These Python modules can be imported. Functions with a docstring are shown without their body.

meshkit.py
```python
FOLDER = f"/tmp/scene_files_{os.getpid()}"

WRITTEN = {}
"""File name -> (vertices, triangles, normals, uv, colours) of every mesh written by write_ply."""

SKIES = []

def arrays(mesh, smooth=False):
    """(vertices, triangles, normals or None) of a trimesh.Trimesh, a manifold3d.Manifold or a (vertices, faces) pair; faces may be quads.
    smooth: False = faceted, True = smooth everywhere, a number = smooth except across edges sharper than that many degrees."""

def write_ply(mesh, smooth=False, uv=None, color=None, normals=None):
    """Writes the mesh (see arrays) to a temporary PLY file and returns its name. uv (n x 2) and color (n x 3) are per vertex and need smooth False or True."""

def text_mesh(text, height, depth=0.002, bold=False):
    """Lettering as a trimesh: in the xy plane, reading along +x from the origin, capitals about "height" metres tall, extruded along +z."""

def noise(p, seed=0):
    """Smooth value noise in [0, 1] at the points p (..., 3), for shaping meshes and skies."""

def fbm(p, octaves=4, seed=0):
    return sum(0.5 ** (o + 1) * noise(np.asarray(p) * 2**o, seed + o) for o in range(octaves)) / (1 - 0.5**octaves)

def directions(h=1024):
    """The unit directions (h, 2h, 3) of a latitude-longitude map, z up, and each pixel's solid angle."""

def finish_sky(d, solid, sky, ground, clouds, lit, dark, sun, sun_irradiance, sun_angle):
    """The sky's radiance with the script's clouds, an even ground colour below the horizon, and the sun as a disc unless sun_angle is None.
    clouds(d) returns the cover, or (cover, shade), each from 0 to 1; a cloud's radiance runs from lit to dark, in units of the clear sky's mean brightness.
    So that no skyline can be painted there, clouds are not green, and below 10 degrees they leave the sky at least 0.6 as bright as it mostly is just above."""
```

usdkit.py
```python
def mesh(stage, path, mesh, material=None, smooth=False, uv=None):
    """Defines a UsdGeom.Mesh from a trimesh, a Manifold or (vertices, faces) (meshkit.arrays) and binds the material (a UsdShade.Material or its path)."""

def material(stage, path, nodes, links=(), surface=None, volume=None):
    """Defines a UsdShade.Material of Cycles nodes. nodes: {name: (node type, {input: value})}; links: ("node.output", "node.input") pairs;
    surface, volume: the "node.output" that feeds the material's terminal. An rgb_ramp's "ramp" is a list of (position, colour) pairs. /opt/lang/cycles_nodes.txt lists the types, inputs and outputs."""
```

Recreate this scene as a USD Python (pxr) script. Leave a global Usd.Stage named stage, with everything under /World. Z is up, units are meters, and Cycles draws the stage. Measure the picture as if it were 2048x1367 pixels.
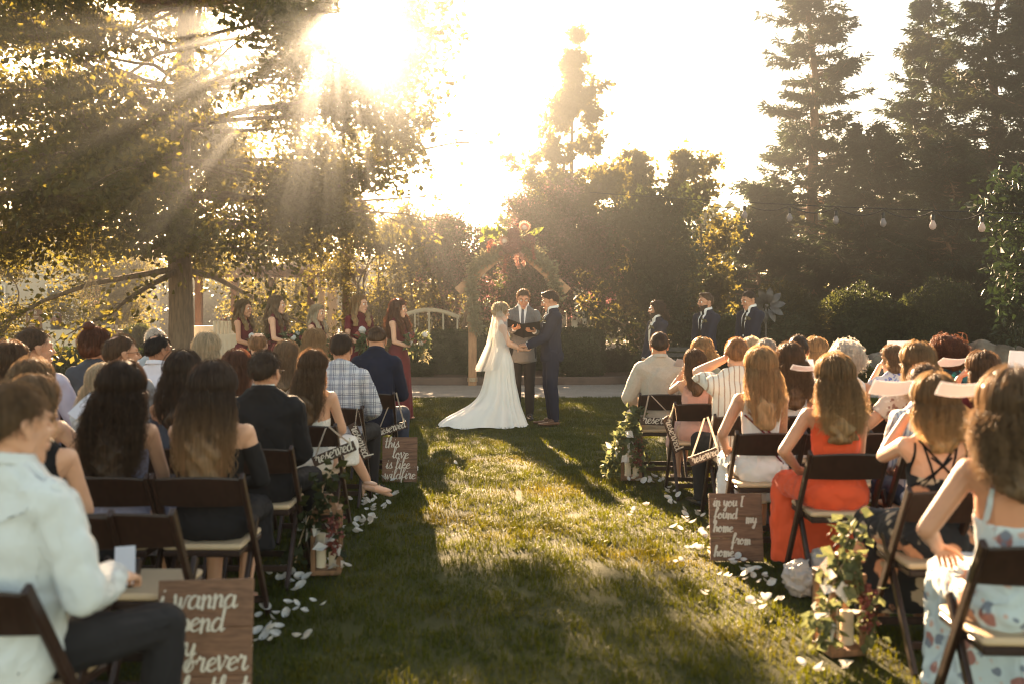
import math, random
import numpy as np
import trimesh, usdkit, meshkit
from manifold3d import Manifold, OpType, Mesh as MMesh
from pxr import Gf, Sdf, Usd, UsdGeom, UsdLux, UsdShade, Vt
from shapely import LineString, Polygon, union_all, affinity

stage = Usd.Stage.CreateInMemory()
UsdGeom.SetStageUpAxis(stage, UsdGeom.Tokens.z)
UsdGeom.SetStageMetersPerUnit(stage, 1.0)
UsdGeom.Xform.Define(stage, '/World')

# ------------------------------------------------------------------ camera, sky, sun, exposure
CAM_H = 1.58
FOC = 1991.0                       # focal length in pixels of the 2048-wide picture
camera = UsdGeom.Camera.Define(stage, '/World/camera')
camera.AddTranslateOp().Set(Gf.Vec3d(0, 0, CAM_H))
camera.AddRotateXOp().Set(90.0)
camera.CreateHorizontalApertureAttr(36.0)
camera.CreateVerticalApertureAttr(24.03)
camera.CreateFocalLengthAttr(35.0)
camera.CreateVerticalApertureOffsetAttr(-1.15)
camera.CreateFStopAttr(1.9)
camera.CreateFocusDistanceAttr(13.0)
camera.CreateExposureAttr(3.35)

SUN = np.array([-0.178, 1.0, 0.300]); SUN /= np.linalg.norm(SUN)
SUN_EL = math.asin(SUN[2]); SUN_ROT = math.atan2(SUN[0], SUN[1])
sky_mat = usdkit.material(stage, '/World/Looks/sky_look', {
    'sky': ('sky_texture', {'sky_type': 'single_scattering', 'sun_disc': False, 'sun_elevation': SUN_EL, 'sun_rotation': SUN_ROT,
                            'air_density': 1.0, 'aerosol_density': 1.1, 'ozone_density': 1.0}),
    'warm': ('mix_color', {'blend_type': 'multiply', 'fac': 1.0, 'b': (1.0, .80, .58), 'use_clamp': False}),
    'bg': ('background_shader', {'strength': 0.05})},
    [('sky.color', 'warm.a'), ('warm.result', 'bg.color')], surface='bg.background')
sky = UsdLux.DomeLight.Define(stage, '/World/sky')
UsdShade.MaterialBindingAPI.Apply(sky.GetPrim()).Bind(sky_mat)
sun = UsdLux.DistantLight.Define(stage, '/World/sun')
sun.CreateIntensityAttr(1.25); sun.CreateAngleAttr(0.53); sun.CreateNormalizeAttr(True)
sun.CreateColorAttr(Gf.Vec3f(1.0, 0.69, 0.41))
sun.AddRotateXYZOp().Set(Gf.Vec3f(-(90 - math.degrees(SUN_EL)), 0, -math.degrees(SUN_ROT)))

# ------------------------------------------------------------------ helpers
def at(px, Y):
    "x of a point seen at picture column px at distance Y"
    return (px - 1024) / FOC * Y
def zat(py, Y):
    return CAM_H - (py - 618) / FOC * Y

used = {}
def numbered(parent, name):
    k = (parent, name); n = used.get(k, -1) + 1; used[k] = n
    return name if n == 0 else f'{name}_{n:03d}'

def tag(p, label=None, cat=None, group=None, kind=None):
    p = p.GetPrim() if hasattr(p, 'GetPrim') else p
    for k, v in (('label', label), ('category', cat), ('group', group), ('kind', kind)):
        if v: p.SetCustomDataByKey(k, v)
    return p

def thing(name, label, cat, loc=(0, 0, 0), rotz=0.0, group=None, kind=None, tilt=0.0, scale=None, tilty=0.0):
    x = UsdGeom.Xform.Define(stage, '/World/' + numbered('/World', name))
    x.AddTranslateOp().Set(Gf.Vec3d(*map(float, loc)))
    if rotz: x.AddRotateZOp().Set(float(rotz))
    if tilt: x.AddRotateXOp().Set(float(tilt))
    if tilty: x.AddRotateYOp().Set(float(tilty))
    if scale: x.AddScaleOp().Set(Gf.Vec3f(scale, scale, scale))
    return tag(x, label, cat, group, kind)

def obj(name, mesh, mat, parent=None, smooth=False, label=None, cat=None, group=None, kind=None):
    base = str(parent.GetPath()) if parent is not None else '/World'
    p = usdkit.mesh(stage, base + '/' + numbered(base, name), mesh, mat, smooth)
    return tag(p, label, cat, group, kind)

def copy_of(proto, name, label, cat, loc, rotz=0.0, group=None, scale=None, tilt=0.0, tilty=0.0):
    r = thing(name, label, cat, loc, rotz, group, tilt=tilt, scale=scale, tilty=tilty)
    r.GetReferences().AddInternalReference(proto)
    r.SetInstanceable(True)
    return r

class MB:
    "collects primitives into one mesh"
    def __init__(s): s.v, s.f, s.n = [], [], 0
    def add(s, v, f):
        v = np.asarray(v, float); f = np.asarray(f, int)
        if f.shape[1] == 4: f = np.vstack([f[:, [0, 1, 2]], f[:, [0, 2, 3]]])
        s.v.append(v); s.f.append(f + s.n); s.n += len(v); return s
    def get(s): return np.vstack(s.v), np.vstack(s.f)

def rotm(ax, deg):
    a = math.radians(deg); c, s = math.cos(a), math.sin(a)
    return np.array({'x': [[1, 0, 0], [0, c, -s], [0, s, c]], 'y': [[c, 0, s], [0, 1, 0], [-s, 0, c]], 'z': [[c, -s, 0], [s, c, 0], [0, 0, 1]]}[ax])

def box(c, size, R=None, ch=0.0):
    "box with chamfered edges"
    h = np.array(size, float) / 2; ch = min(ch, h.min() * .8)
    S = np.array([[x, y, z] for x in (-1, 1) for y in (-1, 1) for z in (-1, 1)], float)
    if ch > 0:
        P = np.vstack([S * (h - [0, ch, ch]), S * (h - [ch, 0, ch]), S * (h - [ch, ch, 0])])
    else: P = S * h
    m = Manifold.hull_points(P).to_mesh()
    v = m.vert_properties[:, :3].astype(float)
    if R is not None: v = v @ np.asarray(R).T
    return v + np.asarray(c, float), m.tri_verts

def bar(a, b, w, t, up=(0, 0, 1), ch=.003):
    "a bar of section w x t from a to b; t is measured along up"
    a, b, up = np.array(a, float), np.array(b, float), np.array(up, float)
    d = b - a; L = np.linalg.norm(d); d /= L
    x = np.cross(d, up); x /= np.linalg.norm(x); u = np.cross(x, d)
    return box((a + b) / 2, (w, L, t), np.stack([x, d, u], 1), ch)

def tube(p, r, sides=6, cap=True):
    p = np.asarray(p, float); n = len(p); r = np.broadcast_to(np.asarray(r, float), (n,))
    t = np.gradient(p, axis=0); t /= np.linalg.norm(t, axis=1, keepdims=True) + 1e-12
    ref = np.array([0, 0, 1.0]) if abs(t[:, 2]).mean() < .8 else np.array([1.0, 0, 0])
    a = np.cross(t, ref); a /= np.linalg.norm(a, axis=1, keepdims=True) + 1e-12
    b = np.cross(t, a); g = np.arange(sides) * 2 * np.pi / sides
    v = (p[:, None] + r[:, None, None] * (np.cos(g)[None, :, None] * a[:, None] + np.sin(g)[None, :, None] * b[:, None])).reshape(-1, 3)
    i, j = np.meshgrid(np.arange(n - 1), np.arange(sides), indexing='ij')
    q = np.stack([i * sides + j, i * sides + (j + 1) % sides, (i + 1) * sides + (j + 1) % sides, (i + 1) * sides + j], -1).reshape(-1, 4)
    f = np.vstack([q[:, [0, 1, 2]], q[:, [0, 2, 3]]])
    if cap:
        v = np.vstack([v, p[0], p[-1]]); k = np.arange(sides)
        f = np.vstack([f, np.stack([np.full(sides, n * sides), (k + 1) % sides, k], 1), np.stack([np.full(sides, n * sides + 1), (n - 1) * sides + k, (n - 1) * sides + (k + 1) % sides], 1)])
    return v, f

def lathe(prof, sides=16):
    "revolves (r, z) points about z"
    prof = np.asarray(prof, float); g = np.arange(sides) * 2 * np.pi / sides
    v = np.stack([prof[:, 0, None] * np.cos(g), prof[:, 0, None] * np.sin(g), np.repeat(prof[:, 1, None], sides, 1)], -1).reshape(-1, 3)
    i, j = np.meshgrid(np.arange(len(prof) - 1), np.arange(sides), indexing='ij')
    q = np.stack([i * sides + j, i * sides + (j + 1) % sides, (i + 1) * sides + (j + 1) % sides, (i + 1) * sides + j], -1).reshape(-1, 4)
    return v, np.vstack([q[:, [0, 1, 2]], q[:, [0, 2, 3]]])

def grid(P):
    "quad sheet through points P (m, n, 3)"
    m, n = P.shape[:2]; i, j = np.meshgrid(np.arange(m - 1), np.arange(n - 1), indexing='ij')
    q = np.stack([i * n + j, i * n + j + 1, (i + 1) * n + j + 1, (i + 1) * n + j], -1).reshape(-1, 4)
    return P.reshape(-1, 3), q

def catmull(pts, k=6):
    p = np.asarray(pts, float)
    if len(p) < 3: return np.linspace(p[0], p[-1], k + 1)
    q = np.vstack([2 * p[0] - p[1], p, 2 * p[-1] - p[-2]]); out = []
    for i in range(len(p) - 1):
        a, b, c, d = q[i:i + 4]
        for t in np.linspace(0, 1, k, endpoint=False):
            out.append(.5 * (2 * b + (c - a) * t + (2 * a - 5 * b + 4 * c - d) * t * t + (3 * b - a - 3 * c + d) * t ** 3))
    return np.array(out + [p[-1]])

# ------------------------------------------------------------------ materials
mats = {}
def mat(name, col, rough=.6, var=.18, scale=12, bump=0.0, bscale=150, spec=.3, sheen=0.0, transl=0.0, stretch=(1, 1, 1), coat=0.0, hue=None, island=0.0, metal=0.0):
    if name in mats: return mats[name]
    c = np.array(col, float)
    c2 = np.array(hue if hue is not None else c * (1 + var), float); c1 = c * (1 - var)
    nodes = {'geo': ('geometry', {}), 'map': ('mapping', {'mapping_type': 'point', 'scale': stretch}),
             'n': ('noise_texture', {'scale': float(scale), 'detail': 4.0, 'roughness': .6}),
             'r': ('rgb_ramp', {'ramp': [(.25, tuple(np.clip(c1, 0, 1))), (.5, tuple(c)), (.78, tuple(np.clip(c2, 0, 1)))]}),
             'p': ('principled_bsdf', {'roughness': float(rough), 'specular_ior_level': float(spec), 'sheen_weight': float(sheen), 'coat_weight': float(coat), 'metallic': float(metal)})}
    links = [('geo.position', 'map.vector'), ('map.vector', 'n.vector'), ('n.fac', 'r.fac')]
    out = 'r.color'
    if island:
        nodes['h'] = ('hsv', {'hue': .5, 'saturation': 1.0, 'fac': 1.0})
        nodes['mr'] = ('map_range', {'range_type': 'linear', 'from_min': 0.0, 'from_max': 1.0, 'to_min': 1 - island, 'to_max': 1 + island})
        links += [('geo.random_per_island', 'mr.value'), ('mr.result', 'h.value'), (out, 'h.color')]; out = 'h.color'
    links += [(out, 'p.base_color')]
    if bump:
        nodes['bn'] = ('noise_texture', {'scale': float(bscale), 'detail': 3.0, 'roughness': .6})
        nodes['b'] = ('bump', {'strength': float(bump), 'distance': .01})
        links += [('map.vector', 'bn.vector'), ('bn.fac', 'b.height'), ('b.normal', 'p.normal')]
    surf = 'p.BSDF'
    if transl:
        nodes['t'] = ('translucent_bsdf', {}); nodes['mx'] = ('mix_closure', {'fac': float(transl)})
        nodes['th'] = ('hsv', {'hue': .472 if transl > .3 and col[1] > col[0] * .9 else .5, 'saturation': 1.12, 'value': 2.0 if max(col) < .25 else 1.0, 'fac': 1.0})
        links += [(out, 'th.color'), ('th.color', 't.color'), ('p.BSDF', 'mx.closure1'), ('t.BSDF', 'mx.closure2')]; surf = 'mx.closure'
    mats[name] = usdkit.material(stage, '/World/Looks/' + name, nodes, links, surface=surf)
    return mats[name]

# ------------------------------------------------------------------ leaf maker
def leaves(P, L, W, rng, dirs=None, spread=1.0, lobed=False, droop=.25):
    "one small folded leaf at each point: 2 triangles, or 4 if lobed"
    n = len(P)
    d = rng.normal(size=(n, 3))
    if dirs is not None: d = dirs + d * spread
    d[:, 2] -= droop
    d /= np.linalg.norm(d, axis=1, keepdims=True) + 1e-9
    s = np.cross(d, rng.normal(size=(n, 3))); s /= np.linalg.norm(s, axis=1, keepdims=True) + 1e-9
    u = np.cross(s, d)
    k = rng.uniform(.65, 1.3, (n, 1)); L = L * k; W = W * k
    if not lobed:
        V = np.stack([P, P + d * L * .5 + s * W + u * L * .12, P + d * L, P + d * L * .5 - s * W + u * L * .12], 1)
        F = np.array([[0, 1, 2], [0, 2, 3]])
    else:   # three pointed lobes
        V = np.stack([P, P + d * L * .25 + s * W * 1.5 + u * L * .1, P + d * L * .45 + s * W * .3, P + d * L, P + d * L * .45 - s * W * .3, P + d * L * .25 - s * W * 1.5 + u * L * .1], 1)
        F = np.array([[0, 1, 2], [0, 2, 4], [2, 3, 4], [0, 4, 5]])
    m = V.shape[1]
    return V.reshape(-1, 3), (F[None] + (np.arange(n) * m)[:, None, None]).reshape(-1, 3)

# ------------------------------------------------------------------ where the sun reaches the lawn (gaps in the tree crowns)
def sm(x, a, b):
    t = np.clip((x - a) / (b - a), 0, 1); return t * t * (3 - 2 * t)
def openness(P):
    "how open the foliage is where the ray from a leaf at P down to the lawn passes (0 closed, 1 open)"
    G = P - SUN * (P[:, 2] / SUN[2])[:, None]
    x, y = G[:, 0], G[:, 1]
    band = sm(x, -1.5, -.8) * (1 - sm(x, 2.2, 3.0)) * sm(y, 5.6, 6.6) * (1 - sm(y, 11, 13))        # bright band across the aisle
    far = .62 * sm(x, -4.2, -3.0) * (1 - sm(x, 4.0, 5.0)) * sm(y, 10.5, 12) * (1 - sm(y, 19, 22))    # couple, attendants, path
    right = .97 * sm(x, 1.4, 2.1) * (1 - sm(x, 7.5, 9)) * (1 - sm(y, 8.5, 9.5)) * sm(y, -1.6, -.6)                       # guests on the right
    left = .30 * (1 - sm(x, -1.2, -.4)) * sm(x, -7, -5)
    spots = .45 * (1 - sm(np.hypot(x + .55, y - 5.9), .2, .6)) + .75 * (1 - sm(np.hypot(x - .9, y - 4.6), .35, .8))
    bn = meshkit.fbm(np.stack([x * 3.6, y * 1.1, 0 * x + 7], 1), 3, 8)
    beams = np.where((y < 4.2) & (x < 1.5), np.clip((bn - .45 + .05 * (y < .3) * (x < -1.2) - .09 * (x > -.6)) * 5, 0, .85), 0)
    fg = .22 * sm(x, -1, -.4) * (1 - sm(y, 5, 6))
    o = np.maximum.reduce([band * .95, far, right, left, spots, fg, beams])
    n = meshkit.fbm(np.stack([x * 1.1, y * .55, 0 * x], 1), 3, 5)
    return np.clip(o + (n - .5) * 2.0 * (o > .02), 0, 1)

def thin(P, rng, strength=1.0):
    o = openness(P)
    return rng.random(len(P)) > np.clip((o - .5) * 4, 0, .975) * strength

# ------------------------------------------------------------------ foliage
def limb_path(a, d, L, rng, bend=.15, rise=.0, n=7):
    p = [np.array(a, float)]; d = np.array(d, float); d /= np.linalg.norm(d)
    for i in range(n - 1):
        d = d + rng.normal(size=3) * bend + np.array([0, 0, rise]); d /= np.linalg.norm(d)
        p.append(p[-1] + d * L / (n - 1))
    return np.array(p)

def broadleaf(name, label, X, Y, H, prof, z0, nl, nleaf, mats_, L=.09, W=.035, tr=.15, seed=1, lobed=False, rise=.02, group=None, stems=1, up=.35, cat='tree', trunk_path=None, blossoms=None, twig=.55, carve=1.0, clump=.28, extra=None, taper=.8, droopy=0.0, tb=.85):
    """a tree: trunk with limbs, and a crown of leaves gathered along twigs. prof(t) is the crown radius at t from z0 (0) to H (1)"""
    rng = np.random.default_rng(seed); wood = MB(); pts = []; tdir = []
    if trunk_path is None:
        trunks = []
        for k in range(stems):
            a = rng.uniform(0, 6.28); sp = 0 if stems == 1 else .28
            trunks.append(np.array([[math.cos(a) * sp * .25, math.sin(a) * sp * .25, -.1], [math.cos(a) * sp, math.sin(a) * sp, H * .3], [math.cos(a) * sp * 2.2 + rng.normal() * .05, math.sin(a) * sp * 2.2 + rng.normal() * .05, H * .62], [rng.normal() * .15, rng.normal() * .15, H * .97]]))
    else: trunks = [np.asarray(trunk_path, float)]
    for T in trunks:
        T = catmull(T, 5); z = np.clip(T[:, 2] / H, 0, 1)
        wood.add(*tube(T, tr / math.sqrt(stems) * ((1 - z) ** taper * .97 + .03) * (1 + .35 * np.exp(-T[:, 2] * 3)), 9))
        for i in range(max(1, nl // len(trunks))):
            t = rng.uniform(0, 1) ** tb; z = z0 + (H - z0) * t * .97
            k = np.argmin(abs(T[:, 2] - max(z - .25, .2))); a0 = T[k]
            ang = i * 2.4 + rng.normal() * .35; R = prof(t) * rng.uniform(.65, 1.08)
            d = np.array([math.cos(ang), math.sin(ang), up + .35 * t * rng.random() - droopy * (1 - t) ** 3 * 1.6])
            p = limb_path(a0, d, max(R, .25), rng, .13, rise)
            r0 = tr * .25 * (1 - .75 * t) + .006
            wood.add(*tube(p, np.linspace(r0, .006, len(p)), 5, False))
            nt = max(3, int(R * 3.2))
            for q in range(nt):
                s = rng.uniform(.3, 1.0); j = s * (len(p) - 1); i0 = min(int(j), len(p) - 2); b = p[i0] + (p[i0 + 1] - p[i0]) * (j - i0)
                td = (p[i0 + 1] - p[i0]) + rng.normal(size=3) * .28; Lt = twig * rng.uniform(.5, 1.2) * min(1, R)
                tp = limb_path(b, td, Lt, rng, .2, .0, 4)
                wood.add(*tube(tp, np.linspace(.009, .003, 4), 3, False))
                pts.append(tp[1:]); tdir.append(np.gradient(tp, axis=0)[1:])
    C = np.vstack(pts); D = np.vstack(tdir); D /= np.linalg.norm(D, axis=1, keepdims=True)
    k = rng.integers(0, len(C), nleaf)
    P = C[k] + rng.normal(size=(nleaf, 3)) * clump * np.array([1, 1, .8]); Dk = D[k]
    ofs = np.array([X, Y, 0.0])
    keep = (P[:, 2] > .15)
    if carve: keep &= thin(P + ofs, rng, carve)
    if extra is not None: keep &= extra(P + ofs, rng)
    P, Dk = P[keep], Dk[keep]
    t = thing(name, label, cat, (X, Y, 0), 0, group)
    obj('trunk', wood.get(), mats_[0], t, True)
    obj('crown', leaves(P, L, W, rng, Dk, 1.1, lobed), mats_[1], t)
    if blossoms is not None:
        nb, bm = blossoms
        top = C[(C[:, 2] > z0 + (H - z0) * .22)]
        B = top[rng.integers(0, len(top), nb)] + rng.normal(size=(nb, 3)) * .05
        Q = (B[:, None] + rng.normal(size=(nb, 14, 3)) * np.array([.06, .06, .09])).reshape(-1, 3)
        obj('blossoms', leaves(Q, .055, .028, rng), bm, t)
    return t

bark = mat('bark_brown', (.15, .10, .065), .95, .5, 7, 1.0, 16, stretch=(3, 3, .45))
bark_red = mat('bark_reddish', (.16, .085, .05), .9, .3, 6, .5, 40, stretch=(3, 3, .4))
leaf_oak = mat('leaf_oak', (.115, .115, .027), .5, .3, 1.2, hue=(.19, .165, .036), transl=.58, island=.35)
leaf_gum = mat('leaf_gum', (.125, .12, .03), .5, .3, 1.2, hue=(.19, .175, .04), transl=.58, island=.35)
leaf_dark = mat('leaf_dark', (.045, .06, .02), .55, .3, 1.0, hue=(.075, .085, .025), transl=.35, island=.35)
leaf_far = mat('leaf_far', (.05, .06, .02), .6, .3, .7, hue=(.09, .085, .028), transl=.35, island=.4)
leaf_hedge = mat('leaf_hedge', (.05, .075, .02), .5, .3, 3, hue=(.08, .1, .025), transl=.3, island=.4)
needle = mat('needle', (.04, .055, .022), .6, .3, .8, hue=(.085, .07, .03), transl=.28, island=.4)
pink = mat('blossom_pink', (.50, .24, .25), .6, .2, 2, hue=(.60, .36, .32), transl=.45, island=.3)

# ------------------------------------------------------------------ ground, lawn, path, beds
soil = mat('soil', (.11, .075, .045), .95, .35, 1.5, .8, 25)
turf = mat('turf', (.05, .052, .008), .95, .4, 1.1, .8, 60, hue=(.075, .07, .016))
blade = mat('grass_blade', (.085, .105, .010), .55, .35, .9, hue=(.185, .16, .02), transl=.4, island=.35)
concrete = mat('concrete', (.36, .29, .23), .85, .12, 2.2, .25, 60)
kerbm = mat('kerb_brown', (.10, .062, .045), .8, .2, 4, .3, 50)
mulch = mat('mulch', (.12, .07, .045), .95, .5, 30, 1.0, 60)

def sheet(x0, x1, y0, y1, z, n=2):
    x = np.linspace(x0, x1, n); y = np.linspace(y0, y1, n)
    P = np.stack([*np.meshgrid(x, y, indexing='xy'), np.full((n, n), z)], -1)
    v, q = grid(P); return v, q
def struct(name, mesh, m, smooth=False): return obj(name, mesh, m, None, smooth, kind='structure')
struct('ground', sheet(-250, 250, -120, 420, -.03), soil)
struct('lawn', sheet(-14, 14, -4, 17.9, -.004), turf)
PB = 21.3
def path_edge(x): return 21.0 + .35 * np.clip(x - 2.2, -.5, 2.0) + .05 * np.sin(x)
xs = np.linspace(-14, 14, 57)
P = np.stack([np.stack([xs, np.full_like(xs, 17.9), np.zeros_like(xs) - .002], 1), np.stack([xs, path_edge(xs), np.zeros_like(xs) - .002], 1)])
struct('path', (grid(P)[0], grid(P)[1][:, ::-1]), concrete)
v0 = [np.stack([xs, path_edge(xs) + dy, np.zeros_like(xs) + z], 1) for dy, z in ((0, -.03), (.005, .14), (.02, .16), (.2, .16), (.22, .03))]
struct('kerb', (grid(np.stack(v0))[0], grid(np.stack(v0))[1][:, ::-1]), kerbm)
yy = np.linspace(0, 1, 12)
P = np.stack([np.stack([xs, path_edge(xs) + .21 + t * 3.2, .09 + .05 * np.sin(t * 9 + xs * 1.3) + .04 * np.sin(xs * 3.1)], 1) for t in yy])
struct('planting_bed', (grid(P)[0], grid(P)[1][:, ::-1]), mulch, True)

# grass blades
def tuft(seed, n=620, S=.5):
    rng = np.random.default_rng(seed)
    b = np.stack([rng.uniform(-S / 2, S / 2, n), rng.uniform(-S / 2, S / 2, n), np.zeros(n)], 1)
    h = rng.uniform(.018, .05, n) * (1 + .3 * np.sin(b[:, 0] * 12) * np.sin(b[:, 1] * 10)); a = rng.uniform(0, 6.28, n)
    lean = rng.uniform(.1, .9, n); w = rng.uniform(.0018, .0034, n)
    d = np.stack([np.cos(a), np.sin(a), 0 * a], 1); s = np.stack([-np.sin(a), np.cos(a), 0 * a], 1)
    m = b + d * (h * lean * .4)[:, None] + np.array([0, 0, 1]) * (h * .6)[:, None]; t = b + d * (h * lean)[:, None] + np.array([0, 0, 1]) * (h * (1 - .3 * lean))[:, None]
    W = w[:, None] * s
    V = np.stack([b - W, b + W, m + W * .8, m - W * .8, t], 1).reshape(-1, 3)
    F = (np.array([[0, 1, 2], [0, 2, 3], [3, 2, 4]])[None] + (np.arange(n) * 5)[:, None, None]).reshape(-1, 3)
    return V, F
rg = np.random.default_rng(3)
gx, gy = np.meshgrid(np.arange(-8, 8.01, .46), np.arange(2.0, 17.8, .46)); gx, gy = gx.ravel(), gy.ravel()
vis = np.abs(gx) < gy * .56 + .6; gx, gy = gx[vis], gy[vis]
pi = UsdGeom.PointInstancer.Define(stage, '/World/grass'); tag(pi, 'short mown green grass of the lawn between the chairs', 'grass', None, 'stuff')
protos = []
for k in range(3):
    m = usdkit.mesh(stage, f'/World/grass/grass_tuft_{k:03d}' if k else '/World/grass/grass_tuft', tuft(40 + k), blade); protos.append(m.GetPath())
pi.CreatePrototypesRel().SetTargets(protos)
n = len(gx)
pi.CreateProtoIndicesAttr(Vt.IntArray([int(i) for i in rg.integers(0, 3, n)]))
pi.CreatePositionsAttr(Vt.Vec3fArray.FromNumpy(np.stack([gx + rg.normal(size=n) * .05, np.minimum(gy + rg.normal(size=n) * .05, 17.65), np.full(n, -.006)], 1).astype(np.float32)))
ang = rg.uniform(0, 6.28, n)
pi.CreateOrientationsAttr(Vt.QuathArray([Gf.Quath(float(math.cos(a / 2)), 0, 0, float(math.sin(a / 2))) for a in ang]))
sc_ = rg.uniform(.8, 1.25, n); pi.CreateScalesAttr(Vt.Vec3fArray.FromNumpy(np.stack([np.ones(n), np.ones(n), sc_], 1).astype(np.float32)))

# ------------------------------------------------------------------ trees
OX, OY = -7.0, 21.0
def oak_prof(t): return 7.6 * (1 - .42 * t) * (.75 + .25 * math.sin(min(1, t * 3) * 1.57))
def oak_extra(P, rng):
    # the crown ends to the right in layered fingers; open sky shows between them
    x = (P[:, 0]) / P[:, 1]; z = (P[:, 2] - CAM_H) / P[:, 1]
    lim = -.055 + .035 * np.sin(z * 26 + 1.2) + .02 * np.sin(z * 61)
    low = P[:, 2] < 2.35 + .5 * meshkit.noise(P * .8) + .5 * (x > -.2)
    return ((x < lim) | (rng.random(len(P)) < .02)) & ~(low & (rng.random(len(P)) < .82))
broadleaf('oak_tree', 'huge spreading shade tree with thick trunk behind the left-hand guests', OX, OY, 13.5, oak_prof, 2.5, 150, 260000, (bark, leaf_oak), .13, .042, .27, 11, False, .0, up=.16, trunk_path=[(0, 0, -.1), (.02, 0, 1.6), (-.03, 0, 4), (.1, .1, 8), (.0, 0, 13.2)], twig=1.1, clump=.30, extra=oak_extra, taper=.55, droopy=.2)
broadleaf('sweetgum_tree', 'tall slender tree with open tapering top behind the arch', at(1140, 27), 27, 9.2, lambda t: 2.1 * (1 - t) ** .95 + .22, 2.0, 64, 15000, (bark, leaf_gum), .19, .07, .11, 12, True, .03, up=.6, clump=.10, twig=.5, carve=0, tb=1.2)
broadleaf('broadleaf_tree', 'green leafy tree behind the arch, right of the slender tree', at(1265, 29), 29, 6.5, lambda t: 1.75 * (1 - t) ** .7 + .15, 1.0, 46, 9500, (bark, leaf_gum), .17, .06, .10, 13, True, .03, stems=3, up=1.0, clump=.13, carve=0, tb=1.5)
broadleaf('broadleaf_tree', 'green leafy tree just left of the tallest conifer', at(1375, 27.5), 27.5, 6.1, lambda t: 1.6 * (1 - t) ** .6 + .15, .8, 46, 10000, (bark, leaf_gum), .17, .06, .10, 14, True, .03, stems=3, up=1.0, clump=.13, carve=0, tb=1.5)
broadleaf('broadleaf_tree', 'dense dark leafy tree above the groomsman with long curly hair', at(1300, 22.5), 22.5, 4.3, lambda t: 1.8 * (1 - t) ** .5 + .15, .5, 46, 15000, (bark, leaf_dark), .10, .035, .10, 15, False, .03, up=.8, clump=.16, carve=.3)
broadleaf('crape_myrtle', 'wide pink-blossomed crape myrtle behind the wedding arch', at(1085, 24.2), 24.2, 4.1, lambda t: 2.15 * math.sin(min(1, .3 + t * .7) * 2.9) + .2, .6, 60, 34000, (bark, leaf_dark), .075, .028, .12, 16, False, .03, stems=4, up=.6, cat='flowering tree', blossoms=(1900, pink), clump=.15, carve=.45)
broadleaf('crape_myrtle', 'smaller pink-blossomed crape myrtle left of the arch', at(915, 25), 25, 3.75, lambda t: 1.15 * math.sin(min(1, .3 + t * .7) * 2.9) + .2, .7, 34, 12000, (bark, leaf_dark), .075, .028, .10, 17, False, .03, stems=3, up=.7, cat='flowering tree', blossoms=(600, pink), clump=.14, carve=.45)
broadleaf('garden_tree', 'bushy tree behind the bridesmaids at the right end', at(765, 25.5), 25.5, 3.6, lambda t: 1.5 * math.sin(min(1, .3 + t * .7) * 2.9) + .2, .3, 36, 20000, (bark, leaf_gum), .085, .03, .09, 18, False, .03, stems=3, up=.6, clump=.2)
broadleaf('garden_tree', 'sunlit bushy tree between the bridesmaids and the smaller crape myrtle', at(838, 27.5), 27.5, 4.1, lambda t: 1.35 * math.sin(min(1, .3 + t * .7) * 2.8) + .2, .4, 40, 15000, (bark, leaf_gum), .11, .04, .09, 23, False, .03, stems=3, up=.7, clump=.17, carve=.3)
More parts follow.
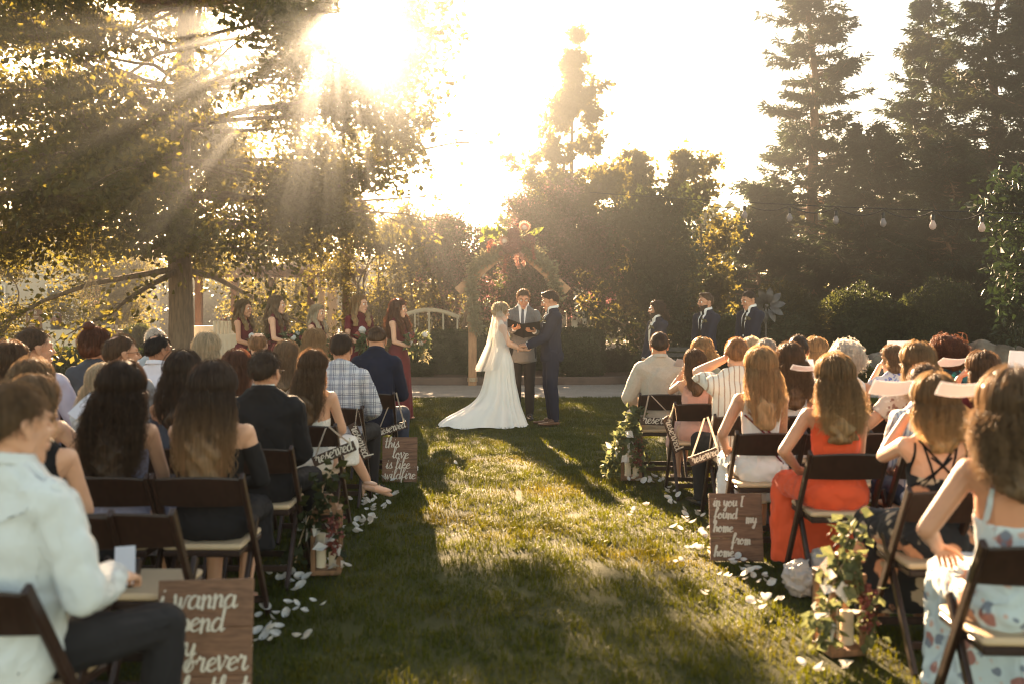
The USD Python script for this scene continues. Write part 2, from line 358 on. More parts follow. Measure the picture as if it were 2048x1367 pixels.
broadleaf('garden_tree', 'bushy tree beyond the pergola, left of the thick trunk', at(215, 31), 31, 3.6, lambda t: 1.9 * math.sin(min(1, .3 + t * .7) * 2.9) + .2, .3, 36, 16000, (bark, leaf_gum), .1, .035, .09, 19, False, .03, stems=3, up=.6, clump=.22)
broadleaf('garden_tree', 'bushy tree standing behind the pergola posts', at(560, 33), 33, 4.4, lambda t: 2.3 * math.sin(min(1, .3 + t * .7) * 2.9) + .2, .4, 36, 18000, (bark, leaf_gum), .1, .035, .09, 20, False, .03, stems=3, up=.6, clump=.24)
broadleaf('garden_tree', 'leafy tree at the right edge with big light leaves', 10.1, 18.8, 4.1, lambda t: 1.45 * math.sin(min(1, .3 + t * .7) * 2.9) + .2, 1.0, 30, 8000, (bark, mat('leaf_shade', (.028, .045, .015), .55, .3, 1.0, transl=.12, island=.35)), .17, .045, .07, 21, False, .0, stems=2, up=.5, clump=.2, carve=.5)
broadleaf('garden_tree', 'small bushy tree left of the bar sign at the picture edge', at(-10, 28), 28, 3.3, lambda t: 1.1 * math.sin(min(1, .3 + t * .7) * 2.9) + .2, .3, 26, 9000, (bark, leaf_gum), .09, .03, .07, 22, False, .03, stems=3, up=.6, clump=.18)

def conifer(label, X, Y, H, R, seed, nw=60, bare=0.0, name='conifer_tree', drop=.2):
    rng = np.random.default_rng(seed); wood = MB(); pts = []; dirs = []
    T = np.array([[rng.normal() * .02 * i, rng.normal() * .02 * i, H * i / 8 - (.1 if i == 0 else 0)] for i in range(9)])
    wood.add(*tube(T, .26 * H / 14 * np.linspace(1, .05, 9), 8))
    for w in range(nw):
        t = (w + rng.random() * .6) / nw; z = bare + (H - bare) * t
        if z > H * .985: continue
        rr = R * ((1 - t) ** .72) * rng.uniform(.7, 1.05) + .12
        c = np.array([np.interp(z, T[:, 2], T[:, 0]), np.interp(z, T[:, 2], T[:, 1]), z])
        for b in range(int(rng.integers(4, 8))):
            a = rng.uniform(0, 6.283); L = rr * rng.uniform(.4, 1.25)
            s = np.linspace(0, 1, 6)[:, None]
            d = np.array([math.cos(a), math.sin(a), 0]); sag = rng.uniform(-.25, .1) - drop * (1 - t)
            p = c + d * L * s + np.array([0, 0, 1]) * (L * (sag * s + .32 * s ** 2))
            wood.add(*tube(p, np.linspace(.022, .005, 6) * (1 + L * .3), 3, False))
            ns = int(10 + L * 17); u = rng.uniform(.2, 1.0, ns) ** .8; q = np.stack([np.interp(u, s[:, 0], p[:, k]) for k in range(3)], 1)
            sd = np.cross(d, [0, 0, 1.0]); sg = rng.choice([-1, 1], ns)[:, None]
            dd = d * rng.uniform(.3, 1, (ns, 1)) + sd * sg * rng.uniform(.2, 1, (ns, 1)) + np.array([0, 0, 1]) * rng.uniform(-.45, .3, (ns, 1))
            pts.append(q); dirs.append(dd / np.linalg.norm(dd, axis=1, keepdims=True))
    C, D = np.vstack(pts), np.vstack(dirs)
    # each spray: narrow blades fanned along its twig
    k = np.repeat(np.arange(len(C)), 4); o = rng.uniform(0, .22, (len(k), 1))
    P = C[k] + D[k] * o + rng.normal(size=(len(k), 3)) * .025
    t = thing(name, label, 'conifer', (X, Y, 0))
    obj('trunk', wood.get(), bark_red, t, True)
    obj('crown', leaves(P, .27, .018, rng, D[k], .36, droop=.16), needle, t)
    return t
conifer('tallest conifer, its bare reddish trunk showing through thin branches, behind the groomsmen', at(1622, 34), 34, 15.4, 3.5, 31, 66, .5)
conifer('thin-topped conifer next to the right of the tallest one', at(1862, 36), 36, 13.1, 3.3, 32, 60, .4)
conifer('dense conifer near the right edge, taller than the picture', at(1985, 33), 33, 15.8, 3.2, 33, 62, .4)
conifer('conifer cut off by the right picture edge', at(2085, 31), 31, 14.0, 3.0, 34, 56, .4)
conifer('lower dark conifer between the tallest and the thin-topped ones', at(1740, 31), 31, 7.4, 3.0, 35, 44, .2)
conifer('low dark conifer left of the tallest one', at(1520, 31.5), 31.5, 5.6, 2.0, 36, 38, .2)
conifer('lower dark conifer before the dense one at the right', at(1900, 27.5), 27.5, 6.3, 2.8, 37, 40, .2)

def shrub(name, label, X, Y, Z, rx, ry, rz, n, m, L=.07, W=.026, seed=1, boxy=False, group=None, cat='shrub', carve=.4, core=True):
    "a mound or clipped block of leaves over a twiggy dark core"
    rng = np.random.default_rng(seed)
    d = rng.normal(size=(n, 3)); d /= np.linalg.norm(d, axis=1, keepdims=True)
    if boxy:
        d = d / (np.abs(d) ** 6).sum(1, keepdims=True) ** (1 / 6)
    lump = .82 + .36 * (meshkit.fbm(d * 2.2 + seed, 3, seed) - .3) if not boxy else .97 + .09 * (meshkit.fbm(d * 5 + seed, 2, seed) - .5)
    r = lump * rng.uniform(.72 if not boxy else .9, 1.03, n)
    P = d * r[:, None] * np.array([rx, ry, rz]) + np.array([0, 0, Z])
    keep = P[:, 2] > .02
    if carve: keep &= thin(P + np.array([X, Y, 0]), rng, carve)
    P, d = P[keep], d[keep]
    t = thing(name, label, cat, (X, Y, 0), 0, group)
    obj('foliage', leaves(P, L, W, rng, d, .8, droop=.0), m, t)
    if core:
        s = trimesh.creation.icosphere(3); u = s.vertices / np.linalg.norm(s.vertices, axis=1, keepdims=True)
        if boxy: u = u / (np.abs(u) ** 6).sum(1, keepdims=True) ** (1 / 6)
        v = u * np.array([rx, ry, rz]) * (.86 if boxy else .66) * (.9 + .2 * meshkit.noise(u * 4))[:, None] + np.array([0, 0, Z]); v[:, 2] = np.maximum(v[:, 2], .0)
        obj('inner_branches', (v, s.faces), mat('hedge_core', (.03, .033, .014), .95, .4, 8), t)
    return t
shrub('box_hedge', 'clipped box hedge left of the arch, behind the bride', at(918, 22.3), 22.3, .55, .68, .45, .55, 6500, leaf_hedge, .05, .02, 41, True, cat='hedge', carve=0)
shrub('box_hedge', 'clipped box hedge right of the arch, behind the groom', at(1160, 22.6), 22.6, .58, .55, .5, .56, 6500, leaf_hedge, .05, .02, 42, True, cat='hedge', carve=0)
shrub('box_hedge', 'clipped hedge behind the officiant between the arch posts', at(1060, 23.6), 23.6, .42, .55, .35, .44, 4500, leaf_hedge, .05, .02, 43, True, cat='hedge', carve=0)
shrub('low_hedge', 'long low hedge before the white bar tables at left', at(175, 19.5), 19.5, .4, 1.3, .4, .42, 8000, leaf_hedge, .05, .02, 44, True, cat='hedge', carve=0)
shrub('low_hedge', 'short low hedge at the foot of the thick trunk', at(350, 19.8), 19.8, .33, .6, .35, .36, 4200, leaf_hedge, .05, .02, 45, True, cat='hedge', carve=0)
shrub('shrub', 'small rounded shrub at the path edge below the bouquet of white flowers', at(840, 21.6), 21.6, .35, .32, .3, .4, 2600, leaf_hedge, .05, .02, 46)
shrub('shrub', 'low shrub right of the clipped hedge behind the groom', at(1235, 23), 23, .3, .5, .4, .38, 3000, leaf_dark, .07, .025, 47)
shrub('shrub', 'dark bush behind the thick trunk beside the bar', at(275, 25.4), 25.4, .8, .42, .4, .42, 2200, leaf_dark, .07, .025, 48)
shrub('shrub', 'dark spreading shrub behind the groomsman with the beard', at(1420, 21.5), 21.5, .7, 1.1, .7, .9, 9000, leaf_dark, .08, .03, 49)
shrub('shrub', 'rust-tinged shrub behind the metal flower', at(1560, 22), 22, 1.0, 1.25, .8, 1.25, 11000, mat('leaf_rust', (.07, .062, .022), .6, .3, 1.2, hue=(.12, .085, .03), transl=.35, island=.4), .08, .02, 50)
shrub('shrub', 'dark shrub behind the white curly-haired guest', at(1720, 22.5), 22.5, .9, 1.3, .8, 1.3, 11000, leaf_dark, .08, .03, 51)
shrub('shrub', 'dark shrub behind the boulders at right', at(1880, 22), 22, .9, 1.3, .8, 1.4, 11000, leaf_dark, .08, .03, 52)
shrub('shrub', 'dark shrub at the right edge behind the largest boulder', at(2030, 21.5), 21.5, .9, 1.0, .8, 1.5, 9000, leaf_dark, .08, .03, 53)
shrub('flower_bush', 'low yellow-green leafy planting under the dark conifers', at(1690, 19.3), 19.3, .25, .7, .35, .4, 2600, leaf_gum, .09, .02, 54, core=False, cat='plant')
shrub('flower_bush', 'low leafy plant beside the upright grey boulder', at(1900, 18.7), 18.7, .25, .7, .35, .42, 2600, leaf_gum, .09, .02, 55, core=False, cat='plant')
shrub('shrub', 'dark low shrub at the path end behind the long-haired groomsman', at(1330, 20.4), 20.4, .35, .8, .5, .5, 6000, leaf_dark, .07, .026, 56)
# far-off wood closing the view
rg = np.random.default_rng(61); n = 26000
x = rg.uniform(-42, 44, n); y = 44 + rg.uniform(0, 6, n) + .004 * x * x
top = 3.0 + 1.8 * meshkit.fbm(np.stack([x * .25, 0 * x, 0 * x], 1), 3, 9) + np.where(x > 6, 2.6, 0)
P = np.stack([x, y, rg.uniform(.05, 1, n) * top], 1)
P = P[thin(P, rg, .7)]
obj('far_wood', leaves(P, .5, .2, rg), leaf_far, None, False, 'far-off mass of trees closing the garden behind everything', 'wood', None, 'stuff')

# ------------------------------------------------------------------ warm hazy evening air
v, f = box((0, 150, 12), (510, 560, 28))
v[:, 2] = np.where(v[:, 2] < 5, -1.1, 17.5)
haze = usdkit.material(stage, '/World/Looks/haze_air', {'v': ('principled_volume', {'color': (.88, .94, 1.0), 'density': .0012, 'anisotropy': .925})}, [], volume='v.volume')
obj('haze', (v, f), haze, None, kind='stuff', label='thin warm sunlit haze filling the garden air', cat='haze')
# ------------------------------------------------------------------ people
def _fib(n):
    i = np.arange(n) + .5; ph = np.arccos(1 - 2 * i / n); th = np.pi * (1 + 5 ** .5) * i
    return np.stack([np.cos(th) * np.sin(ph), np.sin(th) * np.sin(ph), np.cos(ph)], 1)
US = _fib(44)
def ell(c, r): return np.asarray(c, float) + US * np.asarray(r, float)
def hull(*s): return Manifold.hull_points(np.vstack(s))
def union(ms): return Manifold.batch_boolean([m for m in ms if not m.is_empty()], OpType.Add)
def arr(m):
    m = m.to_mesh(); return m.vert_properties[:, :3].astype(float), m.tri_verts.astype(int)
def man(v, f): return Manifold(MMesh(np.ascontiguousarray(v, np.float32), np.ascontiguousarray(f, np.uint32)))
from scipy import sparse
def smooth_vf(v, f, it=6, lam=.5, mu=-.53):
    n = len(v); e = np.vstack([f[:, [0, 1]], f[:, [1, 2]], f[:, [2, 0]]])
    A = sparse.coo_matrix((np.ones(len(e) * 2), (np.r_[e[:, 0], e[:, 1]], np.r_[e[:, 1], e[:, 0]])), shape=(n, n)).tocsr(); A.data[:] = 1
    D = 1 / np.maximum(np.asarray(A.sum(1)).ravel(), 1)
    for i in range(it):
        for k in (lam, mu): v = v + k * ((A @ v) * D[:, None] - v)
    return v
def fine(m, L, it=6): 
    v, f = arr(m.refine_to_length(L)); return smooth_vf(v, f, it), f
def normals(v, f):
    n = np.zeros_like(v); c = np.cross(v[f[:, 1]] - v[f[:, 0]], v[f[:, 2]] - v[f[:, 0]])
    for k in range(3): np.add.at(n, f[:, k], c)
    return n / (np.linalg.norm(n, axis=1, keepdims=True) + 1e-12)
def folds(v, f, amp, sc=(9, 9, 5), seed=0):
    r = np.abs(meshkit.fbm(v * np.array(sc) * 1.7 + seed * 3.1 + .8 * meshkit.noise(v * 5)[:, None], 2, seed + 3) - .5) * 2
    return v + normals(v, f) * (((meshkit.fbm(v * np.array(sc) + seed * 7.3, 3, seed) - .5) * 1.6 - np.clip(.3 - r, 0, 1) * 1.6) * amp)[:, None]
def V(*a): return np.array(a, float)
def unit(a): return a / (np.linalg.norm(a) + 1e-12)
def prism(poly, y0, y1):
    "a convex prism: polygon in x,z from y0 to y1"
    p = np.array(poly, float)
    return Manifold.hull_points(np.vstack([np.stack([p[:, 0], np.full(len(p), y), p[:, 1]], 1) for y in (y0, y1)]))
def slab(p, q, w, y0=-1., y1=1.):
    "strip of width w in the x,z plane between p and q"
    p, q = np.array(p, float), np.array(q, float); d = unit(q - p); n = np.array([-d[1], d[0]]) * w / 2
    return prism([p + n, p - n, q - n, q + n], y0, y1)
def inv_rot(R, t): return R, t

def ik(a, b, l1, l2, pole):
    a, b = np.array(a), np.array(b); d = b - a; L = np.linalg.norm(d)
    if L > (l1 + l2) * .995: b = a + d / L * (l1 + l2) * .995; d = b - a; L = np.linalg.norm(d)
    x = (l1 ** 2 - l2 ** 2 + L ** 2) / (2 * L); h = math.sqrt(max(l1 ** 2 - x ** 2, 0)); u = d / L
    p = np.array(pole, float); p = unit(p - u * (p @ u)); return a + u * x + p * h, b

def hand_manifold(curl=.5, spread=.06):
    "right hand: wrist at the origin, fingers along +x, palm down (-z), thumb towards +y"
    P = [hull(ell((.005, 0, 0), (.02, .026, .017)), ell((.045, .022, 0), (.02, .018, .014)), ell((.088, .028, .002), (.012, .012, .012)), ell((.09, -.026, 0), (.012, .011, .011)), ell((.04, -.022, 0), (.02, .015, .013)))]
    for i, (y, L) in enumerate(((.030, .070), (.010, .080), (-.010, .074), (-.029, .058))):
        a = np.array([.088, y * .95, .002]); ang = .15 + curl * .35; yaw = y * spread * 60
        for k, fr in enumerate((.45, .32, .25)):
            d = np.array([math.cos(ang) * math.cos(yaw), math.sin(yaw) * .4, -math.sin(ang)]); b = a + d * L * fr
            P.append(hull(ell(a, .0095 - k * .001), ell(b, .0088 - k * .001))); a = b; ang += curl * .95
    a = np.array([.025, .028, -.004]); 
    for k, (d, L) in enumerate((((.62, .72, -.25), .035), ((.85, .42, -.4), .03), ((.95, .1, -.4), .024))):
        b = a + unit(np.array(d)) * L; P.append(hull(ell(a, .0125 - k * .0015), ell(b, .0112 - k * .0015))); a = b
    return union(P)
_hands = {}
def hand(curl):
    if curl not in _hands:
        v, f = fine(hand_manifold(curl), .008, 3); _hands[curl] = (v, f)
    return _hands[curl]
def place_hand(wrist, fdir, palm, side, curl, s=1.0):
    "side +1 right, -1 left; fdir: finger direction; palm: direction the palm faces"
    v, f = hand(curl); v = v * s
    if side < 0: v = v * [1, -1, 1]; f = f[:, ::-1]
    x = unit(np.array(fdir, float)); z = -unit(np.array(palm, float) - x * (np.array(palm) @ x)); y = np.cross(z, x)
    return man(v @ np.stack([x, y, z]) + np.asarray(wrist), f)

def head_parts(face, fem):
    k = .95 if fem else 1.0
    P = [hull(ell((0, -.014, .032), (.074, .093, .088)), ell((0, .03, .02), (.066, .06, .07))),
         hull(ell((0, .028, -.02), (.06, .058, .06)), ell((0, .068, -.1), (.021 * k, .02, .016)), ell((.047 * k, .005, -.062), .016), ell((-.047 * k, .005, -.062), .016), ell((0, -.03, -.02), (.06, .05, .05))),
         hull(ell((0, .088, .022), .008), ell((0, .113 if not fem else .107, -.02), (.010, .011, .010))),
         hull(ell((0, .108 if not fem else .103, -.022), .009), ell((.014, .092, -.028), .008), ell((-.014, .092, -.028), .008)),
         hull(ell((.036, .078, .03), .011), ell((.012, .088, .026), .009), ell((-.012, .088, .026), .009), ell((-.036, .078, .03), .011)),
         hull(ell((.019, .087, -.06), (.007, .008, .005)), ell((0, .096, -.057), (.011, .008, .007)), ell((-.019, .087, -.06), (.007, .008, .005))),
         hull(ell((.014, .087, -.068), (.006, .008, .005)), ell((0, .094, -.07), (.011, .008, .007)), ell((-.014, .087, -.068), (.006, .008, .005)))]
    for s in (-1, 1):
        P.append(hull(ell((s * .036, .066, -.018), (.022, .022, .02)), ell((s * .03, .05, -.05), .02)))
        P.append(hull(ell((s * .077, -.012, .016), (.008, .02, .014)), ell((s * .074, -.004, -.024), (.007, .009, .01)), ell((s * .083, -.022, .012), (.004, .014, .016))))
    m = union(P)
    if face:
        for s in (-1, 1): m = m - Manifold.hull_points(ell((s * .031, .099, .008), (.0165, .016, .009)))
    return m
_heads = {}
def head_vf(face, fem):
    if (face, fem) not in _heads: _heads[face, fem] = fine(head_parts(face, fem), .010 if face else .014, 2)
    return _heads[face, fem]

skin_tones = {'fair': (.56, .30, .185), 'mid': (.47, .225, .125), 'tan': (.36, .165, .09)}
def skin(t): return mat('skin_' + t, skin_tones[t], .5, .08, 9, .06, 220, spec=.35, sheen=.08)
white_eye = mat('eye_white', (.7, .66, .6), .25, .02); iris_m = mat('eye_iris', (.06, .04, .03), .2, .1)
lip_m = mat('lips', (.36, .12, .10), .4, .1)

class Person: pass

def make_person(label, X, Y, top=None, fem=True, sit=True, rotz=0.0, tone='fair', lean=0.0, yaw=0.0, pitch=0.0, roll=0.0, wr=None, wl=None, pole_r=(.6, -.5, -.6), pole_l=(-.6, -.5, -.6),
                hr=None, hl=None, curl=.5, legs='default', face=False, L=.03, wide=1.0, name='person', group=None, fl=None, tall=1.0):
    """a person facing +y of its own frame; wrists given in that frame (before scaling)"""
    p = Person(); p.fem, p.sit, p.L, p.wide = fem, sit, L, wide
    a = math.radians(lean); u = V(0, math.sin(a), math.cos(a)); fw = V(0, math.cos(a), -math.sin(a))
    pel = V(0, 0, .565) if sit else V(0, 0, .955 if not fem else .93)
    sp = (.15, .36, .485, .53, .655) if not fem else (.145, .34, .46, .505, .632)
    sp = [x * tall for x in sp]
    J = p.J = dict(pel=pel, waist=pel + u * sp[0] + fw * .01, chest=pel + u * sp[1], neck=pel + u * sp[3] - fw * .012)
    sw = (.153 if not fem else .142) * wide; dz = u * (.035 if not fem else .022)
    J['shR'], J['shL'] = pel + u * sp[2] + V(sw, 0, 0) - dz, pel + u * sp[2] - V(sw, 0, 0) - dz
    R = rotm('z', yaw) @ rotm('x', -pitch) @ rotm('y', roll); R = R * (1.08 if sit else 1.05); p.R = R
    J['head'] = J['neck'] + u * (sp[4] - sp[3]) * .55 + R @ V(0, .02, (sp[4] - sp[3]) * .45 + .005)
    hx = .088 if not fem else .092
    for s, k in ((1, 'R'), (-1, 'L')):
        J['hip' + k] = pel + V(s * hx, .01, -.02)
        if sit:
            J['kn' + k] = V(s * .105, .44, .535); J['an' + k] = V(s * .105, .40, .09); J['toe' + k] = V(s * .12, .55, .035)
            if legs == 'tucked': J['an' + k] = V(s * .08, .30, .09); J['toe' + k] = V(s * .08, .44, .035)
            if legs == 'crossed' and k == 'R': J['kn' + k] = V(-.02, .45, .62); J['an' + k] = V(-.16, .60, .30); J['toe' + k] = V(-.20, .72, .22)
            if legs == 'crossed_left' and k == 'L': J['kn' + k] = V(.06, .45, .62); J['an' + k] = V(.26, .62, .27); J['toe' + k] = V(.32, .75, .20)
            if legs == 'aisle' and k == 'R': J['kn' + k] = V(.12, .43, .61); J['an' + k] = V(.25, .55, .30); J['toe' + k] = V(.36, .62, .21)
            if legs == 'wide': J['kn' + k] = V(s * .20, .43, .54); J['an' + k] = V(s * .19, .41, .09); J['toe' + k] = V(s * .23, .56, .035)
        else:
            J['kn' + k] = pel + V(s * hx * 1.02, .025, -.45); J['an' + k] = V(s * hx, -.02, .085); J['toe' + k] = V(s * hx * 1.25, .13, .03)
    up, fo = (.285, .255) if not fem else (.262, .235)
    if wr is None: wr = (.09, .30, .66) if sit else (.21, .04, pel[2] - .10)
    if wl is None: wl = (-.09, .30, .66) if sit else (-.21, .04, pel[2] - .10)
    J['elR'], J['wrR'] = ik(J['shR'], wr, up, fo, pole_r); J['elL'], J['wrL'] = ik(J['shL'], wl, up, fo, pole_l)
    # radii
    g = p.g = dict(sh=.053, el=.041, wr=.027, hip=.086, kn=.058, an=.037, neck=.056, chest=(.15 * wide, .112, .14), waist=(.14 * wide, .10, .1), pel=(.155 * wide, .115, .10), arm=.047) if not fem else \
        dict(sh=.044, el=.034, wr=.022, hip=.088, kn=.052, an=.033, neck=.046, chest=(.13 * wide, .095, .12), waist=(.112 * wide, .082, .08), pel=(.158 * wide, .118, .105), arm=.039)
    p.u, p.fw, p.sp = u, fw, sp
    B = torso(p, 0.0)
    for k, s in (('R', 1), ('L', -1)):
        B += [arm_m(p, k, 0.0), leg_m(p, k, 0.0)]
        if sit or True: B.append(hull(ell(J['an' + k] + V(0, -.01, -.04), (.032, .04, .03)), ell(J['toe' + k] - V(0, .02, 0), (.036, .03, .02)), ell(J['toe' + k] + unit(J['toe' + k] - J['an' + k]) * V(1, 1, 0) * .05, (.028, .02, .015))))
    bv, bf = fine(union(B), L, 5)
    M = man(bv, bf)
    hv, hf = head_vf(face, fem)
    H = man(hv @ R.T + J['head'], hf)
    neck = hull(ell(J['neck'], g['neck']), ell(J['head'] + R @ V(0, -.025, -.055), g['neck'] * .93))
    M = M + man(*fine(neck, .02, 2)) + H
    for k, s in (('R', 1), ('L', -1)):
        hd = (hr if k == 'R' else hl); w = J['wr' + k]; e = J['el' + k]
        fd, pm = hd if hd else (unit(w - e) + V(-s * .25, .15, -.2), V(-s * .2, -.1, -1))
        M = M + place_hand(w, fd, pm, s, curl, 1.0 if not fem else .9)
    v, f = arr(M)
    model_top = J['head'][2] + .12 + .012
    p.z0 = .46 if sit else 0.0
    p.k = k = (top - p.z0) / (model_top - p.z0) if top else 1.0
    if sit: p.k = k = min(max(k, .88), 1.09)
    p.root = thing(name, label, name, (X, Y, p.z0 * (1 - k)), rotz, group, scale=k)
    p.skin = skin(tone)
    p.zw = lambda z: p.z0 * (1 - k) + z * k
    p.body = obj('body', (v, f), p.skin, p.root, True)
    if face:
        li, br = MB(), MB()
        for s in (-1, 1):
            for nm, c, r, mm in (('eye', (s * .031, .0785, .006), .0115, white_eye), ('iris', (s * .031, .0855, .005), .0062, iris_m)):
                S = trimesh.creation.icosphere(2, r); obj(nm, ((S.vertices + np.array(c)) @ R.T + J['head'], S.faces), mm, p.body, True)
            t = tube((np.array([(s * .012, .098, .030), (s * .03, .097, .035), (s * .05, .078, .030)])) @ R.T + J['head'], [.0035, .004, .002], 5); br.add(*t); p.brow = getattr(p, 'brow', []) + [t]
        li.add(*[(x @ R.T + J['head']) if i == 0 else x for i, x in enumerate(arr(union([hull(ell((.018, .091, -.0605), (.006, .006, .003)), ell((0, .1005, -.058), (.009, .005, .005)), ell((-.018, .091, -.0605), (.006, .006, .003))), hull(ell((.014, .09, -.0675), (.005, .006, .003)), ell((0, .0985, -.069), (.009, .005, .0055)), ell((-.014, .09, -.0675), (.005, .006, .003)))]))) ])
        obj('lips', li.get(), lip_m, p.body, True)
    return p

def torso(p, o, shoulders=True, low=True):
    J, g = p.J, p.g; o3 = np.array([o, o, o])
    ch, wa, pe = (np.array(g[k]) + o3 for k in ('chest', 'waist', 'pel'))
    out = [hull(ell(J['waist'], wa), ell(J['chest'], ch))]
    if low: out.append(hull(ell(J['pel'], pe), ell(J['waist'], wa)))
    up = p.u * (.035); bk = -p.fw * .02
    if shoulders:
        out += [hull(ell(J['chest'] + up * .6, ch * [.93, .92, .72]), ell(J['shR'] + bk, g['sh'] + o), ell(J['shL'] + bk, g['sh'] + o)),
                hull(ell(J['shR'] * .9 + J['shL'] * .1 + bk + up * .15, g['sh'] * .75 + o), ell(J['shL'] * .9 + J['shR'] * .1 + bk + up * .15, g['sh'] * .75 + o), ell(J['neck'] + p.u * .018, g['neck'] * .95 + o))]
    if p.fem:
        out.append(hull(*[ell(J['chest'] + p.fw * .072 - p.u * .025 + V(s * .055, 0, 0), (.046 + o, .04 + o, .045 + o)) for s in (-1, 1)], *[ell(J['chest'] + V(s * .06, .02, .055), .045 + o) for s in (-1, 1)]))
        out.append(hull(*[ell(J['chest'] + p.fw * .072 - p.u * .025 + V(s * .055, 0, 0), (.046 + o, .04 + o, .045 + o)) for s in (-1, 1)], ell(J['waist'] + V(0, .01, .05), np.array(g['waist']) * .9 + o)))
    if p.sit: out.append(hull(ell(J['pel'] + V(.075, -.02, -.025), .08 + o), ell(J['pel'] + V(-.075, -.02, -.025), .08 + o)))
    else: out.append(hull(ell(J['pel'] + V(.06, -.04, -.05), .085 + o), ell(J['pel'] + V(-.06, -.04, -.05), .085 + o)))
    return out
def arm_m(p, k, o, upto=1.0):
    J, g = p.J, p.g; s, e, w = J['sh' + k], J['el' + k], J['wr' + k]
    out = [hull(ell(s, g['sh'] + o), ell(s * .6 + e * .4, g['arm'] + o)), hull(ell(s * .6 + e * .4, g['arm'] + o), ell(e, g['el'] + o))]
    if upto > .5: out += [hull(ell(e, g['el'] + o), ell(e * .65 + w * .35, g['el'] * .95 + o)), hull(ell(e * .65 + w * .35, g['el'] * .95 + o), ell(w, g['wr'] + o))]
    m = union(out)
    if upto < 1.0:
        if upto <= .5: c = s + (e - s) * upto * 2; n = unit(s - e)
        else: c = e + (w - e) * (upto * 2 - 1); n = unit(e - w)
        m = m.trim_by_plane(tuple(n), float(n @ c))
    elif o > 0:
        n = unit(e - w); m = m.trim_by_plane(tuple(n), float(n @ (w - n * .005)))
    return m
def leg_m(p, k, o, upto=1.0, r=1.0):
    J, g = p.J, p.g; h, n, a = J['hip' + k], J['kn' + k], J['an' + k]
    out = [hull(ell(h, g['hip'] * r + o), ell(n, g['kn'] * r + o)), hull(ell(n, g['kn'] * r + o), ell(n * .62 + a * .38 + V(0, -.012, 0), g['kn'] * .98 * r + o)), hull(ell(n * .62 + a * .38 + V(0, -.012, 0), g['kn'] * .98 * r + o), ell(a, g['an'] * r + o * 1.3))]
    m = union(out)
    if upto < 1: c = n + (a - n) * (upto * 2 - 1); q = unit(n - a); m = m.trim_by_plane(tuple(q), float(q @ c))
    elif o > 0: q = unit(n - a); m = m.trim_by_plane(tuple(q), float(q @ (a - q * .04)))
    return m

# ---- clothes
def cloth(p, name, m, material, amp=.006, it=4, L=None, label=None, seed=None, parent=None, smooth=True):
    v, f = fine(m, L or p.L, it)
    if amp: v = folds(v, f, amp * (1.6 if p.L < .025 else 1.1), seed=(hash_(p.root.GetName()) % 17) if seed is None else seed)
    return obj(name, (v, f), material, parent or p.root, smooth, label)
def hash_(s): return sum(ord(c) * (i + 1) for i, c in enumerate(s))

def shirt(p, material, sleeve=1.0, o=.013, name='shirt', hem=0.0, collar=None, amp=.007, loose=.012):
    p.o = o; q = torso(p, o + loose * .5)
    J = p.J
    if p.sit: q.append(hull(ell(J['pel'] + V(0, -.01, -.05), np.array(p.g['pel']) + o), ell(J['waist'], np.array(p.g['waist']) + o + loose)))
    elif hem: q.append(hull(ell(J['waist'], np.array(p.g['waist']) + o + loose), ell(J['pel'] + V(0, -.005, -hem), np.array(p.g['pel']) * [1.03, 1.08, .3] + o + loose)))
    if sleeve: q += [arm_m(p, 'R', o + loose * .6, sleeve), arm_m(p, 'L', o + loose * .6, sleeve)]
    m = union(q)
    n = J['neck'] + p.u * .045 + p.fw * .01
    cut = unit(p.u * 1 - p.fw * -.35); m = m.trim_by_plane(tuple(-cut), float(-cut @ n))
    p.top = m; t = cloth(p, name, m, material, amp)
    if collar is not None:
        nk = J['neck'] + p.u * .035; c = []
        for ang in np.linspace(0, 2 * np.pi, 19)[:-1]:
            c.append(nk + V(1, 0, 0) * math.cos(ang) * (p.g['neck'] + .012) + p.fw * (math.sin(ang) * (p.g['neck'] + .014)) - p.u * .012 * math.sin(ang))
        c = np.array(c + [c[0]]); up = p.u * .045
        P = np.stack([c - up * .4, c + up * .55, c + up * .6 + (c - nk) * .1, c - up * .1 + (c - nk) * .28])
        obj('collar', grid(P), collar, t, True)
    return t
def trousers(p, material, shoes, o=.014, bare_leg=1.0):
    J = p.J; q = [hull(ell(J['pel'] + V(0, 0, -.02), np.array(p.g['pel']) + o), ell(J['hipR'], p.g['hip'] + o), ell(J['hipL'], p.g['hip'] + o))]
    q += [leg_m(p, 'R', o, bare_leg), leg_m(p, 'L', o, bare_leg)]
    cloth(p, 'trousers', union(q), material, .006); shoes_(p, shoes)
def shoes_(p, m, heel=False):
    J = p.J
    for k in 'RL':
        a, t = J['an' + k], J['toe' + k]; d = unit(t - a); d2 = unit(d * V(1, 1, .0 if p.sit and abs(t[2]) < .1 or not p.sit else 1)); 
        w = np.array([.042, .05, .03]) if not p.fem else np.array([.034, .045, .024])
        s = union([hull(ell(a + V(0, -.015, -.045), w), ell(t - d2 * .03, w * [1.05, 1, .75]), ell(t + d2 * .065, w * [.75, .6, .55])), hull(ell(a + V(0, -.012, -.01), w * [.95, 1, .6]), ell(a * .6 + t * .4 + V(0, 0, .0), w * .9))])
        if heel: s = union([s, hull(ell(a - d * .03 + V(0, -.01, -.05), .018), ell(a - d * .03 + V(0, -.03, -.13), .006))])
        v, f = fine(s, .02, 2); v[:, 2] = np.maximum(v[:, 2], -.005) if not heel else v[:, 2]
        obj('shoe', (v, f), m, p.root, True)
